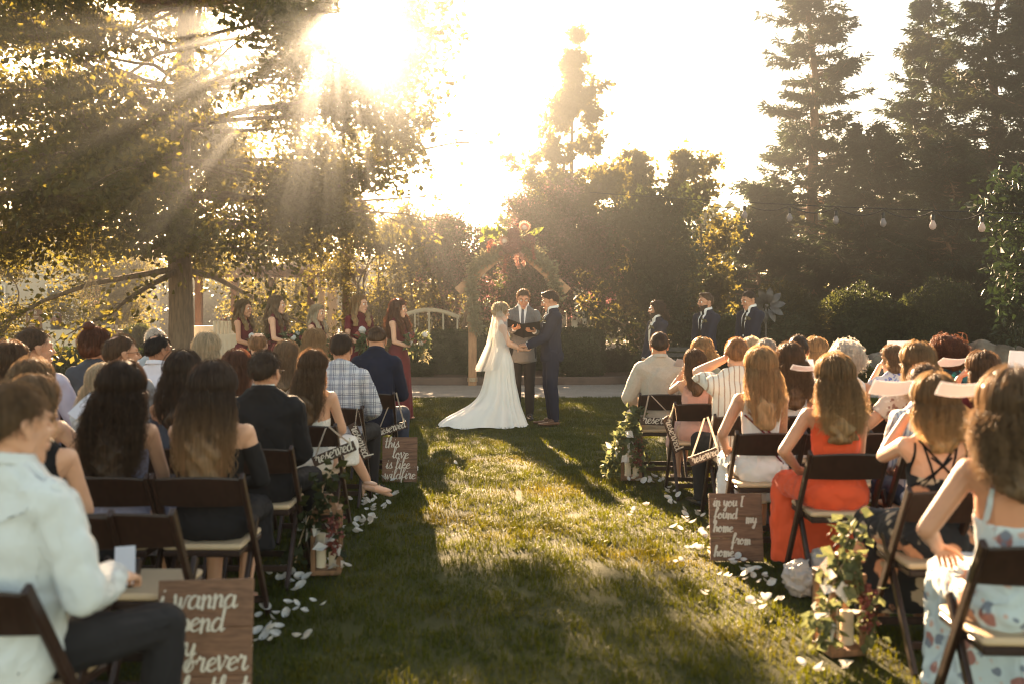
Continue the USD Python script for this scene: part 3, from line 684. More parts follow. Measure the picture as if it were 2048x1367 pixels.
def tank(p, material, o=.008, cut='tank', name='dress_top', amp=.004):
    "sleeveless bodice; cut: tank, strapless, strappy, halter"
    J = p.J; q = torso(p, o, shoulders=False)
    body = union(q)
    lvl = {'tank': .105, 'strapless': .02, 'strappy': -.03, 'lowback': -.06, 'vneck': .08}[cut]
    n = unit(p.u - p.fw * (.25 if cut in ('strappy', 'lowback') else .0)); c = J['chest'] + p.u * lvl
    body = body.trim_by_plane(tuple(-n), float(-n @ c))
    parts = [body]
    if cut in ('tank', 'vneck'):
        full = union(torso(p, o))
        for s in (-1, 1): parts.append(full ^ prism([(s * .055, J['chest'][2] - .02), (s * .13 * p.wide, J['chest'][2] - .02), (s * .115 * p.wide, J['neck'][2] + .1), (s * .06, J['neck'][2] + .1)], -.6, .6))
        if cut == 'tank': parts.append(full ^ prism([(-.1, J['chest'][2]), (.1, J['chest'][2]), (.085, J['chest'][2] + .115), (-.085, J['chest'][2] + .115)], -.6, J['chest'][1]))
    p.top = union(parts)
    t = cloth(p, name, p.top, material, amp, 2)
    return t
def straps(p, material, lines, w=.012, o=.007, side='back'):
    "narrow straps lying on the skin: lines of (x,z) pairs relative to the chest"
    full = union(torso(p, o)); c = p.J['chest']
    for a, b in lines:
        sl = slab((c[0] + a[0], c[2] + a[1]), (c[0] + b[0], c[2] + b[1]), w, -.8, c[1] if side == 'back' else .8)
        m = full ^ sl
        if not m.is_empty(): obj('strap', arr(m), material, p.root)
def skirt(p, material, length=1.0, o=.02, amp=.012, name='skirt', spread=0.0):
    J, g = p.J, p.g
    if p.sit:
        q = torso(p, o * .7, False)[1:2] + [hull(ell(J['pel'] + V(.075, -.02, -.025), .08 + o), ell(J['pel'] + V(-.075, -.02, -.025), .08 + o)), hull(ell(J['pel'] + V(0, -.01, -.02), np.array(g['pel']) + o), ell(J['knR'] + V(.02 + spread, .02, 0), g['kn'] + o), ell(J['knL'] + V(-.02 - spread, .02, 0), g['kn'] + o))]
        if length > .1:
            e = .53 - .47 * length
            q.append(hull(ell(J['knR'] + V(.02 + spread, .02, 0), g['kn'] + o), ell(J['knL'] + V(-.02 - spread, .02, 0), g['kn'] + o), ell(V(.17 + spread, .42, e), (.05, .06, .02)), ell(V(-.17 - spread, .42, e), (.05, .06, .02)), ell(V(.1, .3, e + .03), .03), ell(V(-.1, .3, e + .03), .03)))
        return cloth(p, name, union(q), material, amp)
    # standing: pleated loft from waist to hem
    w = J['waist']; n = 72; a = np.linspace(0, 2 * np.pi, n + 1); rows = []
    hem = .02 + (1 - length) * .9
    for t in np.linspace(0, 1, 22):
        z = w[2] - .02 + (hem - w[2] + .02) * t
        rx = np.interp(t, [0, .18, .4, 1], [g['waist'][0] + .02, g['pel'][0] + .055, g['pel'][0] + .075, .27 + spread]); ry = np.interp(t, [0, .18, .4, 1], [g['waist'][1] + .012, g['pel'][1] + .045, g['pel'][1] + .05, .20 + spread])
        pl = 1 + (.02 + .05 * t) * t * np.sin(a * 13 + 2 * np.sin(a * 2) + t * .8) + .03 * t * np.sin(a * 5 + 1)
        rows.append(np.stack([rx * np.cos(a) * pl, ry * np.sin(a) * pl - .005, np.full(n + 1, z)], 1))
    return obj(name, grid(np.array(rows)[::-1]), material, p.root, True)
def suit(p, jm, tm, sm_, tie=None, hem=.10, boutonniere=True, vest=None):
    "open suit jacket over a shirt, for standing figures"
    J = p.J; c = J['chest']; nk = J['neck']; o = .022
    q = torso(p, o) + [hull(ell(J['waist'], np.array(p.g['waist']) + o + .006), ell(J['pel'] + V(0, 0, -hem), np.array(p.g['pel']) * [1.04, 1.15, .3] + o))]
    q += [arm_m(p, 'R', o, 1.0), arm_m(p, 'L', o, 1.0)]
    m = union(q); n = nk + p.u * .05; cut = unit(p.u + p.fw * .35); m = m.trim_by_plane(tuple(-cut), float(-cut @ n))
    jk = cloth(p, 'jacket', m, jm, .006)
    full = lambda e: union(torso(p, o + e) + [hull(ell(nk, p.g['neck'] + .012 + e * .6), ell(nk + p.u * .05, p.g['neck'] + .008 + e * .6))]).refine_to_length(.03)
    zt, zb = nk[2] + .05, J['waist'][2] + .02
    vee = prism([(-.062, zt), (.062, zt), (.012, zb), (-.012, zb)], c[1] + .01, c[1] + .6)
    sh = obj('shirt_front', arr(full(.003) ^ vee), sm_, p.root, 30)
    if tie is not None: obj('tie', arr(full(.008) ^ union([prism([(-.016, nk[2] + .005), (.016, nk[2] + .005), (.024, zb + .03), (-.024, zb + .03)], c[1] + .01, c[1] + .6), prism([(-.02, nk[2] + .03), (.02, nk[2] + .03), (.014, nk[2] - .005), (-.014, nk[2] - .005)], c[1] + .01, c[1] + .6)])), tie, p.root, 30)
    for s in (-1, 1):
        obj('lapel', arr(full(.007) ^ union([prism([(s * .062, zt - .02), (s * .012, zb), (s * .05, zb + .12), (s * .095, zt - .09), (s * .085, zt - .03)], c[1] + .0, c[1] + .6)])), jm, jk, 30)
    # shirt collar and cuffs
    cc = []
    for ang in np.linspace(-1.2, np.pi + 1.2, 17): cc.append(nk + p.u * .03 + V(1, 0, 0) * math.cos(ang + np.pi) * (p.g['neck'] + .012) - p.fw * math.sin(ang) * (p.g['neck'] + .012) * 1.0 + p.u * .012 * math.sin(ang))
    cc = np.array(cc); P = np.stack([cc - p.u * .01, cc + p.u * .04, cc + p.u * .042 + (cc - nk) * V(.1, .1, 0), cc + p.u * .012 + (cc - nk) * V(.2, .2, 0)])
    obj('collar', grid(P), sm_, p.root, True)
    for k in 'RL':
        e, w = J['el' + k], J['wr' + k]; d = unit(w - e); obj('cuff', tube(np.array([w - d * .03, w + d * .012]), p.g['wr'] + .013, 10), sm_, p.root, 40)
    if boutonniere:
        rng = np.random.default_rng(4); b = V(-.085, 0, c[2] + .06); y = c[1] + p.g['chest'][1] + o + .012; b[1] = y
        lv = leaves(np.repeat(b[None], 14, 0) + rng.normal(size=(14, 3)) * .012, .05, .012, rng, np.tile(V(0, .3, .4), (14, 1)), .7)
        obj('boutonniere', lv, mat('sprig', (.12, .09, .03), .6, .4, 40), p.root)

# ---- hair
def hair_mat(name, root, tip, z0, z1, stripe=.35):
    "streaked hair colour, root to tip from height z1 down to z0"
    if name in mats: return mats[name]
    root, tip = (tuple(min(.8, c * (1.9 if max(k) < .14 else 1.5 if max(k) < .3 else 1.12)) for c in k) for k in (root, tip))
    nodes = {'geo': ('geometry', {}), 'x': ('separate_xyz', {}), 'mr': ('map_range', {'range_type': 'smoothstep', 'from_min': float(z0), 'from_max': float(z1), 'to_min': 0.0, 'to_max': 1.0, 'clamp': True}),
             'c': ('mix_color', {'blend_type': 'mix', 'a': tip, 'b': root}), 'map': ('mapping', {'mapping_type': 'point', 'scale': (1, 1, .06)}), 'n': ('noise_texture', {'scale': 70.0, 'detail': 3.0}),
             'm2': ('map_range', {'range_type': 'linear', 'from_min': .3, 'from_max': .7, 'to_min': 1 - stripe, 'to_max': 1 + stripe}), 'h': ('hsv', {'hue': .5, 'saturation': 1.0, 'fac': 1.0}),
             'p': ('principled_bsdf', {'roughness': .42, 'specular_ior_level': .4}), 't': ('translucent_bsdf', {}), 'mx': ('mix_closure', {'fac': .5})}
    links = [('geo.position', 'x.vector'), ('x.z', 'mr.value'), ('mr.result', 'c.fac'), ('geo.position', 'map.vector'), ('map.vector', 'n.vector'), ('n.fac', 'm2.value'), ('m2.result', 'h.value'), ('c.result', 'h.color'),
             ('h.color', 'p.base_color'), ('h.color', 't.color'), ('p.BSDF', 'mx.closure1'), ('t.BSDF', 'mx.closure2')]
    mats[name] = usdkit.material(stage, '/World/Looks/' + name, nodes, links, surface='mx.closure'); return mats[name]
HC = {'black': ((.018, .012, .009), (.03, .02, .014)), 'dark': ((.035, .02, .012), (.055, .032, .018)), 'brown': ((.075, .042, .022), (.12, .07, .035)), 'lightbrown': ((.13, .08, .042), (.2, .13, .07)),
      'ombre': ((.035, .02, .013), (.42, .24, .11)), 'red': ((.12, .05, .02), (.18, .08, .035)), 'blonde': ((.26, .16, .075), (.5, .34, .17)), 'pale': ((.5, .40, .27), (.62, .5, .34)), 'white': ((.6, .54, .46), (.66, .6, .52)), 'grey': ((.32, .28, .24), (.4, .36, .3)),
      'mixblonde': ((.17, .105, .05), (.45, .30, .14)), 'ginger': ((.3, .15, .06), (.42, .23, .1)), 'redbrown': ((.07, .025, .012), (.14, .05, .02))}
def curves(name, S, w0, w1, material, parent):
    n, k = S.shape[:2]
    c = UsdGeom.BasisCurves.Define(stage, str(parent.GetPath()) + '/' + numbered(str(parent.GetPath()), name))
    c.CreateTypeAttr('linear'); c.CreatePointsAttr(Vt.Vec3fArray.FromNumpy(S.reshape(-1, 3).astype(np.float32)))
    c.CreateCurveVertexCountsAttr(Vt.IntArray.FromNumpy(np.full(n, k, np.int32)))
    c.CreateWidthsAttr(Vt.FloatArray.FromNumpy(np.tile(np.linspace(w0, w1, k), n).astype(np.float32))); c.SetWidthsInterpolation('vertex')
    UsdShade.MaterialBindingAPI.Apply(c.GetPrim()).Bind(material); return c

def hair(p, style, color, length=.3, n=500, width=1.0, wave=.01, seed=None, part=0.0, volume=1.0, front=False, puff=1.07):
    rng = np.random.default_rng(hash_(str(p.root.GetPath())) if seed is None else seed)
    R, t, J = p.R, p.J['head'], p.J
    hz = p.zw(t[2]); m = hair_mat(f'hair_{color}_{int(hz * 50)}_{int(length * 20)}_{style}', *HC[color], hz - length * p.k * .95, hz + (.02 if color in ('ombre', 'mixblonde') else .1))
    def W(a): return a @ R.T + t
    c0 = V(0, -.014, .034); rr = V(.079, .098, .093) * V(1 + .05 * volume, 1 + .04 * volume, 1 + .05 * volume)
    back = min(J['neck'][1], J['chest'][1]) - p.g['chest'][1] - .02
    th = rng.uniform(-np.pi, np.pi, n)          # azimuth: 0 front
    short = style in ('short', 'crew', 'balding', 'bald', 'swept')
    if short:
        r = rr * {'short': .985, 'swept': 1.0, 'crew': .955, 'balding': .955, 'bald': .95}[style]
        cap = hull(ell(c0, r), ell(c0 + V(0, -.01, -.02), r * .97))
        nf = unit(V(0, .62, -1)); cap = cap.trim_by_plane(tuple(-nf), float(-nf @ V(0, .062, .062)))       # hairline: above the forehead, down to the nape
        cap = cap ^ Manifold.hull_points(np.vstack([V(x, y, z)[None] for x in (-.2, .2) for y, z in ((-.3, -.075), (-.3, .4), (.2, .4), (.2, .03), (.012, -.02), (-.05, -.075))]))
        if style in ('balding', 'bald'): cap = cap - Manifold.hull_points(ell(V(0, -.03 if style == 'bald' else -.045, .13), (.068, .085, .06) if style == 'bald' else (.038, .045, .05)))
        if style == 'swept': cap = union([cap, hull(ell(V(0, .062, .112), (.05, .022, .018)), ell(V(0, -.02, .118), (.055, .06, .02)))])
        v, f = fine(cap, .016, 2); s_ = np.clip(-((v - V(0, .062, .062)) @ nf) / .04, 0, 1) * np.clip((v[:, 2] + .078) / .04, 0, 1); v = c0 + (v - c0) * (.945 + .055 * s_ ** .7)[:, None]; v = v + normals(v, f) * ((meshkit.noise(v * 130) - .5) * .006 * volume)[:, None]
        base = obj('hair', (W(v), f), m, p.root, True)
        z = rng.uniform(-.6, 1, n) ; ct = np.sqrt(1 - z ** 2); d = np.stack([np.sin(th) * ct, np.cos(th) * ct, z], 1); q = c0 + d * r
        ok = (q @ nf < nf @ V(0, .062, .062)) & (q[:, 2] > -.07) & ((q[:, 2] > -.01) | (q[:, 1] < -.01))
        if style == 'balding': ok &= np.hypot(q[:, 0], q[:, 1] + .045) > .045
        if style == 'bald': ok &= (q[:, 2] < .07)
        q, d = q[ok], d[ok]; ln = {'short': .03, 'swept': .045, 'crew': .012, 'balding': .03, 'bald': .022}[style] * rng.uniform(.6, 1.3, (len(q), 1))
        tg = V(0, -.35, -.75) + rng.normal(size=q.shape) * .35
        if style == 'swept': tg = V(.5, .2, .1) + rng.normal(size=q.shape) * .3
        tg = tg - d * (tg * d).sum(1, keepdims=True); tg /= np.linalg.norm(tg, axis=1, keepdims=True)
        s = np.linspace(0, 1, 4)[None, :, None]
        S = q[:, None] + d[:, None] * (.001 + .006 * s * volume) + tg[:, None] * ln[:, None] * s
        S = W(S.reshape(-1, 3)).reshape(S.shape)
        curves('strands', S, .0022, .0008, m, base); return base
    # long, bob, curly, bun, updo: hair swept back over the skull, then hanging
    curly = style in ('curly', 'shortcurly')
    L = length; width = width * 1.25; rr = rr * V(puff, puff, 1 + (puff - 1) * .5)
    cap = hull(ell(c0, rr * (1.02 if not curly else 1.06)), ell(c0 + V(0, -.012, -.04), rr * .96))
    cap = cap - Manifold.hull_points(np.vstack([V(x, y, z)[None] for x in (-.066, .066) for y, z in ((.035, -.3), (.3, -.3), (.3, .072), (.07, .078), (.035, .02))]))
    if style in ('bun', 'updo'): cap = cap.trim_by_plane(tuple(unit(V(0, -.35, 1))), float(unit(V(0, -.35, 1)) @ V(0, -.02, -.055)))
    parts = [W_m(cap, R, t)]
    if style == 'bun': parts.append(W_m(hull(ell((0, -.06, .142), (.045, .042, .032))), R, t))
    if style == 'updo': parts.append(W_m(hull(ell((0, -.105, .0), (.05, .035, .045))), R, t))
    if style in ('long', 'bob', 'curly'):
        wv = .069 * width; n0 = W(V(0, -.045, -.03)); pts = [ell(n0, (wv, .06, .05))]
        chain = [(n0, (wv * 1.02, .062, .05))]
        for sgm in np.linspace(.25, 1, 5):
            z = t[2] - .02 - L * sgm; y = n0[1] + (min(back, n0[1] - .02) - n0[1]) * min(1, (L * sgm) / .22)
            tap = np.interp(sgm, [0, .6, 1], [1.06, 1.1, .74]); chain.append((V(t[0] * .6, y, z), (wv * tap, .042 if z < J['neck'][2] else .055, .04)))
        for a, b in zip(chain, chain[1:]): parts.append(hull(ell(*a), ell(*b)))
        if front:
            fy = J['chest'][1] + p.g['chest'][1] + .02
            for s in (-1, 1):
                c_ = [(W(V(s * .066, -.01, .03)), (.022, .05, .04)), (W(V(s * .078, -.005, -.09)), (.024, .04, .04)), (V(s * .1, fy * .55, J['neck'][2] + .0), (.034, .03, .03)), (V(s * .095, fy, J['neck'][2] - .13), (.036, .024, .04)), (V(s * .09, fy + .005, t[2] - L), (.016, .014, .02))]
                for a, b in zip(c_, c_[1:]): parts.append(hull(ell(*a), ell(*b)))
    v, f = fine(union(parts), .02 if p.L < .026 else .026, 3)
    st = np.where(np.linalg.norm(v - t, axis=1) < .13, .5, 1.0)
    if curly: v = v + normals(v, f) * ((meshkit.fbm(v * 38, 2, 3) - .35) * .045 * volume)[:, None]
    else: v = v + normals(v, f) * ((meshkit.fbm(v * V(55, 55, 7), 2, int(rng.integers(9))) - .5) * .028 * st)[:, None]
    if not curly:
        hang = np.clip((t[2] - .06 - v[:, 2]) / .12, 0, 1); v[:, 0] += hang * (wave * .6 + .004) * np.sin(v[:, 2] * 62 + np.sin(v[:, 0] * 38) * 2.4 + rng.random() * 6); v[:, 1] += hang * (wave * .5) * np.cos(v[:, 2] * 55 + v[:, 0] * 60)
    base = obj('hair', (v, f), m, p.root, True)
    # strands
    fr0 = np.abs(th) < 1.0; z = np.where(fr0, rng.uniform(.55, 1, n), rng.uniform(-.35, 1, n)) ; ct = np.sqrt(1 - z ** 2)
    ph = np.arcsin(z); sg = np.sign(th + (rng.random(n) - .5) * .05)
    the = sg * np.clip(np.abs(th), 1.75 if style not in ('curly', 'shortcurly') else 1.4, np.pi); phe = rng.uniform(-.45, -.15, n)
    k1, k2 = 5, 7; out = []
    lift = 1.0 + .05 * rng.random(n) * volume + .16 * (rng.random(n) < .22) * rng.random(n) + (.10 * rng.random(n) if curly else 0)
    for s in np.linspace(0, 1, k1):
        a = th + (the - th) * s ** .8; b = ph + (phe - ph) * s; cb = np.cos(b)
        q = c0 + np.stack([np.sin(a) * cb, np.cos(a) * cb, np.sin(b)], 1) * rr * lift[:, None]
        out.append(q @ R.T + t)
    e = out[-1]
    if style in ('bun', 'updo', 'shortcurly'):
        out2 = []
        tgt = W(V(0, -.06, .14) if style == 'bun' else V(0, -.12, 0))
        for s in np.linspace(.25, 1, 3):
            if style == 'shortcurly': out2.append(e + rng.normal(size=e.shape) * .03 * s)
            else: out2.append(e + (tgt + (e - tgt) * .25 - e) * s)
        out += out2
        if style == 'shortcurly': out = [o + rng.normal(size=o.shape) * .013 for o in out]
    else:
        Ls = L * rng.uniform(.62, 1.04, n); fr = rng.uniform(2.0, 3.2, n) * L / .3; phs = np.round(rng.uniform(0, 6.28, n) * 2) / 2; clump_ = np.sin(np.floor(the * 7) * 2.1) 
        for s in np.linspace(1 / k2, 1, k2):
            z = e[:, 2] - Ls * s; x = (e[:, 0] - t[0] * .3) * (1 + .18 * math.sin(s * 2.2) - .30 * s ** 2) * (.92 + .08 * width) + t[0] * .3
            yb = np.minimum(e[:, 1], back + .012 - .03 * rng.random(n)); y = e[:, 1] + (yb - e[:, 1]) * np.clip(Ls * s / .2, 0, 1) - .012
            if front:
                fl_ = (np.abs(the) < 2.1) ; fy = J['chest'][1] + p.g['chest'][1] + .03; k_ = np.clip(Ls * s / .24, 0, 1)
                y = np.where(fl_, e[:, 1] + (fy - e[:, 1]) * k_, y); x = np.where(fl_, t[0] * .3 + sg * (.082 + .03 * np.sin(k_ * 2.6) + .02 * clump_ * k_), x)
            w_ = wave * s ** .5
            x = x + np.where(lift > 1.07, rng.normal(size=n) * .02 * s + (x - t[0]) * .18 * s, 0); x = x + w_ * np.sin(6.28 * fr * s + phs + clump_ * 2); y = y + w_ * .8 * np.cos(6.28 * fr * s + phs + clump_ * 2)
            if curly: x = x + rng.normal(size=n) * .016; y = y + rng.normal(size=n) * .016; z = z + rng.normal(size=n) * .012
            out.append(np.stack([x, y, z], 1))
    curves('strands', np.stack(out, 1), .0026, .0010, m, base)
    return base
def W_m(m, R, t):
    M = np.zeros((3, 4)); M[:, :3] = R; M[:, 3] = t; return m.transform(M)
def brows(p, m):
    for b in p.brow: obj('eyebrow', b, m, p.body, True)
def glasses(p, m=None):
    m = m or mat('spectacle_frame', (.03, .02, .015), .4, .1); mb = MB(); R, t = p.R, p.J['head']; T = lambda a: np.array(a) @ R.T + t
    for s in (-1, 1):
        a = np.linspace(0, 2 * np.pi, 15); mb.add(*tube(T(np.stack([s * .033 + .022 * np.cos(a), .106 + 0 * a, .006 + .017 * np.sin(a)], 1)), .0018, 5))
        mb.add(*tube(T([(s * .055, .104, .012), (s * .078, .07, .014), (s * .083, -.005, .016)]), .0018, 5))
    mb.add(*tube(T([(-.012, .108, .01), (.012, .108, .01)]), .0018, 5)); obj('glasses', mb.get(), m, p.root, True)
def fan(p, a, b, w, label):
    "folded paper programme held up as a sun shade: a thing of its own"
    pass
# ------------------------------------------------------------------ things in the garden
def woodm(name, col, st=(1, 1, 1), rough=.45, sc=18, var=.35, coat=0.0, spec=.4): return mat(name, col, rough, var, sc, .25, 60, spec=spec, stretch=st, coat=coat)
mahog = woodm('wood_mahogany', (.020, .009, .006), (6, 1, 1), .38, 14, .4)
archw = woodm('wood_arch', (.34, .17, .08), (5, 5, .5), .65, 9)
archb = woodm('wood_arch_beam', (.38, .195, .095), (1, 5, 1), .65, 9)
signw = woodm('wood_sign', (.18, .09, .05), (1.2, 12, 12), .6, 7, .5)
signd = woodm('wood_sign_dark', (.06, .032, .02), (1.5, 12, 12), .55, 8, .5)
lantw = woodm('wood_lantern', (.21, .105, .05), (4, 4, .6), .6, 10)
padm = mat('seat_pad', (.50, .36, .22), .55, .06, 4, .1, 90)
paint = mat('white_paint', (.62, .55, .45), .6, .06, 20)
paper = mat('paper', (.78, .79, .84), .7, .03, 5, transl=.2)
petalm = mat('petal_white', (.80, .76, .70), .55, .05, 30, transl=.3)
rope = mat('rope', (.42, .31, .2), .85, .25, 60, .6, 200)
ribbon = mat('ribbon', (.52, .42, .32), .6, .1, 20, transl=.3)
metal = mat('brushed_metal', (.11, .095, .085), .5, .2, 14, metal=.8)
bulbm = mat('bulb_glass', (.40, .37, .37), .15, .05, 10, transl=.5)
blackm = mat('black_metal', (.025, .022, .02), .45, .2, 20)
stone = mat('stone', (.15, .115, .09), .95, .45, 5, 1.0, 14, hue=(.25, .21, .17))
linen = mat('linen', (.66, .57, .46), .75, .05, 3, .2, 60)
clear = usdkit.material(stage, '/World/Looks/clear_glass', {'t': ('transparent_bsdf', {'color': (.93, .93, .92)}), 'g': ('glossy_bsdf', {'roughness': .05}), 'f': ('fresnel', {'IOR': 1.5}), 'm': ('mix_closure', {})},
    [('f.fac', 'm.fac'), ('t.BSDF', 'm.closure1'), ('g.BSDF', 'm.closure2')], surface='m.closure')

# ---- folding chair (class prim, copied for every seat)
UsdGeom.Xform.Define(stage, '/World/Prototypes'); stage.GetPrimAtPath('/World/Prototypes').SetSpecifier(Sdf.SpecifierClass)
def proto(name):
    x = UsdGeom.Xform.Define(stage, '/World/Prototypes/' + name); return x.GetPrim()
CH = proto('chair_model')
for s in (-1, 1):
    obj('stile', bar((s * .208, -.27, .81), (s * .208, .25, .0), .022, .042, (0, 1, .5), .004), mahog, CH)
    obj('rear_leg', bar((s * .182, .10, .54), (s * .182, -.26, .0), .022, .042, (0, 1, .5), .004), mahog, CH)
cx = np.linspace(-.197, .197, 9); arc = -.025 * (1 - (cx / .197) ** 2); rows = []
for dz, dy in ((.65, -.185), (.655, -.192), (.785, -.272), (.795, -.27), (.79, -.252), (.66, -.172), (.65, -.185)):
    rows.append(np.stack([cx, arc + dy, np.full(9, dz) + (.012 * (1 - (cx / .197) ** 2) if dz > .7 else 0)], 1))
P = np.array(rows); v, q = grid(P)
obj('backrest', (v, q[:, ::-1]), mahog, CH, 40)
obj('seat_frame', box((0, .0, .425), (.365, .40, .03), None, .006), mahog, CH)
pv, pf = fine(hull(*[ell((x, y, .456), (.022, .022, .016)) for x in (-.165, .165) for y in (-.18, .18)]), .05, 1)
obj('seat_pad', (pv, pf), padm, CH, True)
for a in (((-.2, .19, .10), (.2, .19, .10)), ((-.175, -.19, .11), (.175, -.19, .11)), ((-.2, -.03, .43), (.2, -.03, .43))):
    obj('stretcher', bar(*a, .018, .036, (0, 0, 1), .004), mahog, CH)
def chair(X, Y, label, rz=0.0): return copy_of(CH.GetPath(), 'folding_chair', label, 'chair', (X, Y, 0), rz, 'dark folding chairs set out in rows')

# ---- brush lettering
G = {'a': ([[(.75, .85), (.4, 1), (.08, .6), (.15, .1), (.5, .05), (.75, .5), (.78, .9), (.76, .3), (.9, .02), (1.1, .2)]], 1.0),
 'b': ([[(0, .2), (.45, 1.7), (.4, 2.15), (.2, 1.8), (.16, .2), (.4, 0), (.72, .3), (.62, .85), (.3, .75), (.6, .8), (.95, .75)]], .9),
 'c': ([[(.75, .8), (.45, 1), (.1, .6), (.2, .1), (.55, 0), (.9, .25)]], .8),
 'd': ([[(.75, .85), (.4, 1), (.08, .55), (.18, .08), (.5, .05), (.76, .6), (.84, 2.0), (.8, .4), (.9, .02), (1.1, .2)]], 1.0),
 'e': ([[(-.05, .25), (.4, .5), (.72, .75), (.5, 1), (.18, .75), (.15, .25), (.45, 0), (.85, .2)]], .8),
 'f': ([[(.0, .2), (.45, 1.2), (.75, 2.0), (.5, 2.2), (.3, 1.4), (.28, 0), (.2, -.9), (.05, -.7), (.3, .1), (.8, .4)]], .8),
 'h': ([[(0, .2), (.45, 1.6), (.45, 2.15), (.22, 1.9), (.18, 0)], [(.18, .3), (.45, .95), (.72, .8), (.72, .15), (1.0, .15)]], .95),
 'i': ([[(.0, .3), (.25, 1), (.22, .2), (.4, 0), (.6, .25)], [(.28, 1.45), (.33, 1.55)]], .55),
 'k': ([[(0, .2), (.45, 1.7), (.4, 2.15), (.2, 1.8), (.18, 0)], [(.18, .4), (.6, 1.0), (.65, .7), (.22, .5), (.55, .1), (.95, .2)]], .9),
 'l': ([[(0, .2), (.5, 1.5), (.5, 2.1), (.25, 1.9), (.2, .4), (.4, 0), (.7, .25)]], .6),
 'm': ([[(.0, .8), (.15, 1), (.18, 0)], [(.18, .5), (.4, 1), (.58, .8), (.58, 0)], [(.58, .5), (.8, 1), (1.0, .8), (1.0, .15), (1.25, .15)]], 1.25),
 'n': ([[(.0, .8), (.15, 1), (.18, 0)], [(.18, .5), (.45, 1), (.68, .8), (.68, .15), (.95, .15)]], .92),
 'o': ([[(.5, 1), (.15, .8), (.1, .25), (.4, 0), (.72, .3), (.65, .85), (.4, 1), (.55, .75), (1.0, .85)]], .95),
 'p': ([[(.0, .7), (.2, 1.05), (.18, -.95)], [(.18, .5), (.45, 1), (.75, .7), (.6, .1), (.2, .15)], [(.6, .1), (.9, .2)]], .85),
 'r': ([[(.0, .6), (.18, 1.1), (.28, .95), (.55, .95), (.5, .2), (.7, 0), (.9, .25)]], .8),
 's': ([[(.0, .1), (.45, 1.1), (.4, .8), (.65, .3), (.4, 0), (.1, .15)], [(.5, .02), (.8, .2)]], .75),
 't': ([[(.25, 1.9), (.22, .3), (.4, 0), (.7, .25)], [(-.05, 1.25), (.6, 1.35)]], .65),
 'u': ([[(.0, .8), (.12, 1), (.12, .25), (.4, 0), (.68, .5), (.7, 1), (.7, .2), (.95, .15)]], .95),
 'v': ([[(.0, .9), (.12, 1), (.35, 0), (.7, .9), (.6, 1.05), (.9, .9)]], .85),
 'w': ([[(.0, .9), (.1, 1), (.22, .1), (.42, .1), (.55, .8), (.62, .1), (.85, .1), (1.0, .9), (1.25, .95)]], 1.2),
 'y': ([[(.0, .8), (.12, 1), (.15, .35), (.45, .1), (.7, .9), (.68, .0), (.5, -.95), (.2, -.8), (.6, -.1), (.95, .25)]], .9),
 'I': ([[(.3, 2), (.22, .2), (.5, 0)], [(.05, 1.95), (.65, 2.1)]], .75), ' ': ([], .6)}
def script(word, w, thick, seed=0, th=.003, xh=None):
    "cursive word: list of extruded strokes laid in x,z facing -y, total width w, baseline at z=0"
    rng = np.random.default_rng(seed); x = 0; L = []
    for ch in word:
        st, adv = G[ch]; b = rng.uniform(-.06, .06)
        for s in st: L.append(catmull([(x + px_ + .16 * pz, pz + b) for px_, pz in s], 5))
        x += adv
    k = w / x; k = min(k, xh) if xh else k
    seg = []
    for l in L:
        l = l * k
        for q in range(len(l) - 1):
            d_ = l[q + 1] - l[q]; n_ = np.hypot(*d_) + 1e-9; dn = max(0, -d_[1] / n_); seg.append(LineString(l[q:q + 2]).buffer(thick * (.62 + .75 * dn), quad_segs=2))
    g = union_all(seg).buffer(thick * .12).simplify(thick * .15)
    m = trimesh.util.concatenate([trimesh.creation.extrude_polygon(q, th, engine='earcut') for q in getattr(g, 'geoms', [g])])
    v = np.array(m.vertices); return np.stack([v[:, 0], -v[:, 2], v[:, 1]], 1), np.array(m.faces), x * k

def board_sign(label, X, Y, w, h, lines, rz=0.0, tilt=-12.0, lab='leaning wooden sign'):
    t = thing('wooden_sign', label, 'sign', (X, Y, .0), rz, None, tilt=tilt)
    n = 3
    for i in range(n): obj('plank', box((0, (.0006 if i % 2 else -.0006), h * (i + .5) / n), (w, .016, h / n - .0015), None, .002), signw, t)
    for i, (word, fx, fz, fw) in enumerate(lines):
        v, f, W = script(word, w * fw, (.0037 if w < .335 else .0034) * w / .33, i + 3, xh=h * (.112 if len(lines) == 4 else .088 if len(lines) == 5 else .074))
        obj('lettering', (v + np.array([w * (fx - .5), -.0095, h * fz]), f), paint, t)
    return t
board_sign('wooden sign reading this love is like wildfire, at the front left row end', at(799, 9.12), 9.12, .32, .41, [('this', .06, .77, .5), ('love', .28, .53, .6), ('is like', .10, .30, .82), ('wildfire', .06, .07, .88)], 3)
board_sign('dark wooden sign reading in you I found my home from home', at(1474, 6.25), 6.25, .33, .42, [('in you I', .07, .81, .88), ('found', .08, .625, .62), ('my', .68, .56, .26), ('home', .06, .43, .60), ('from', .40, .25, .55), ('home', .06, .07, .66)], -4)
board_sign('wooden sign reading i wanna spend my forever like that, beside the man in pale blue', at(404, 3.78), 3.78, .36, .54, [('i wanna', .0, .80, .96), ('spend', .12, .64, .62), ('my', .12, .47, .3), ('forever', .18, .37, .82), ('like that', .12, .16, .84)], 6, -10)

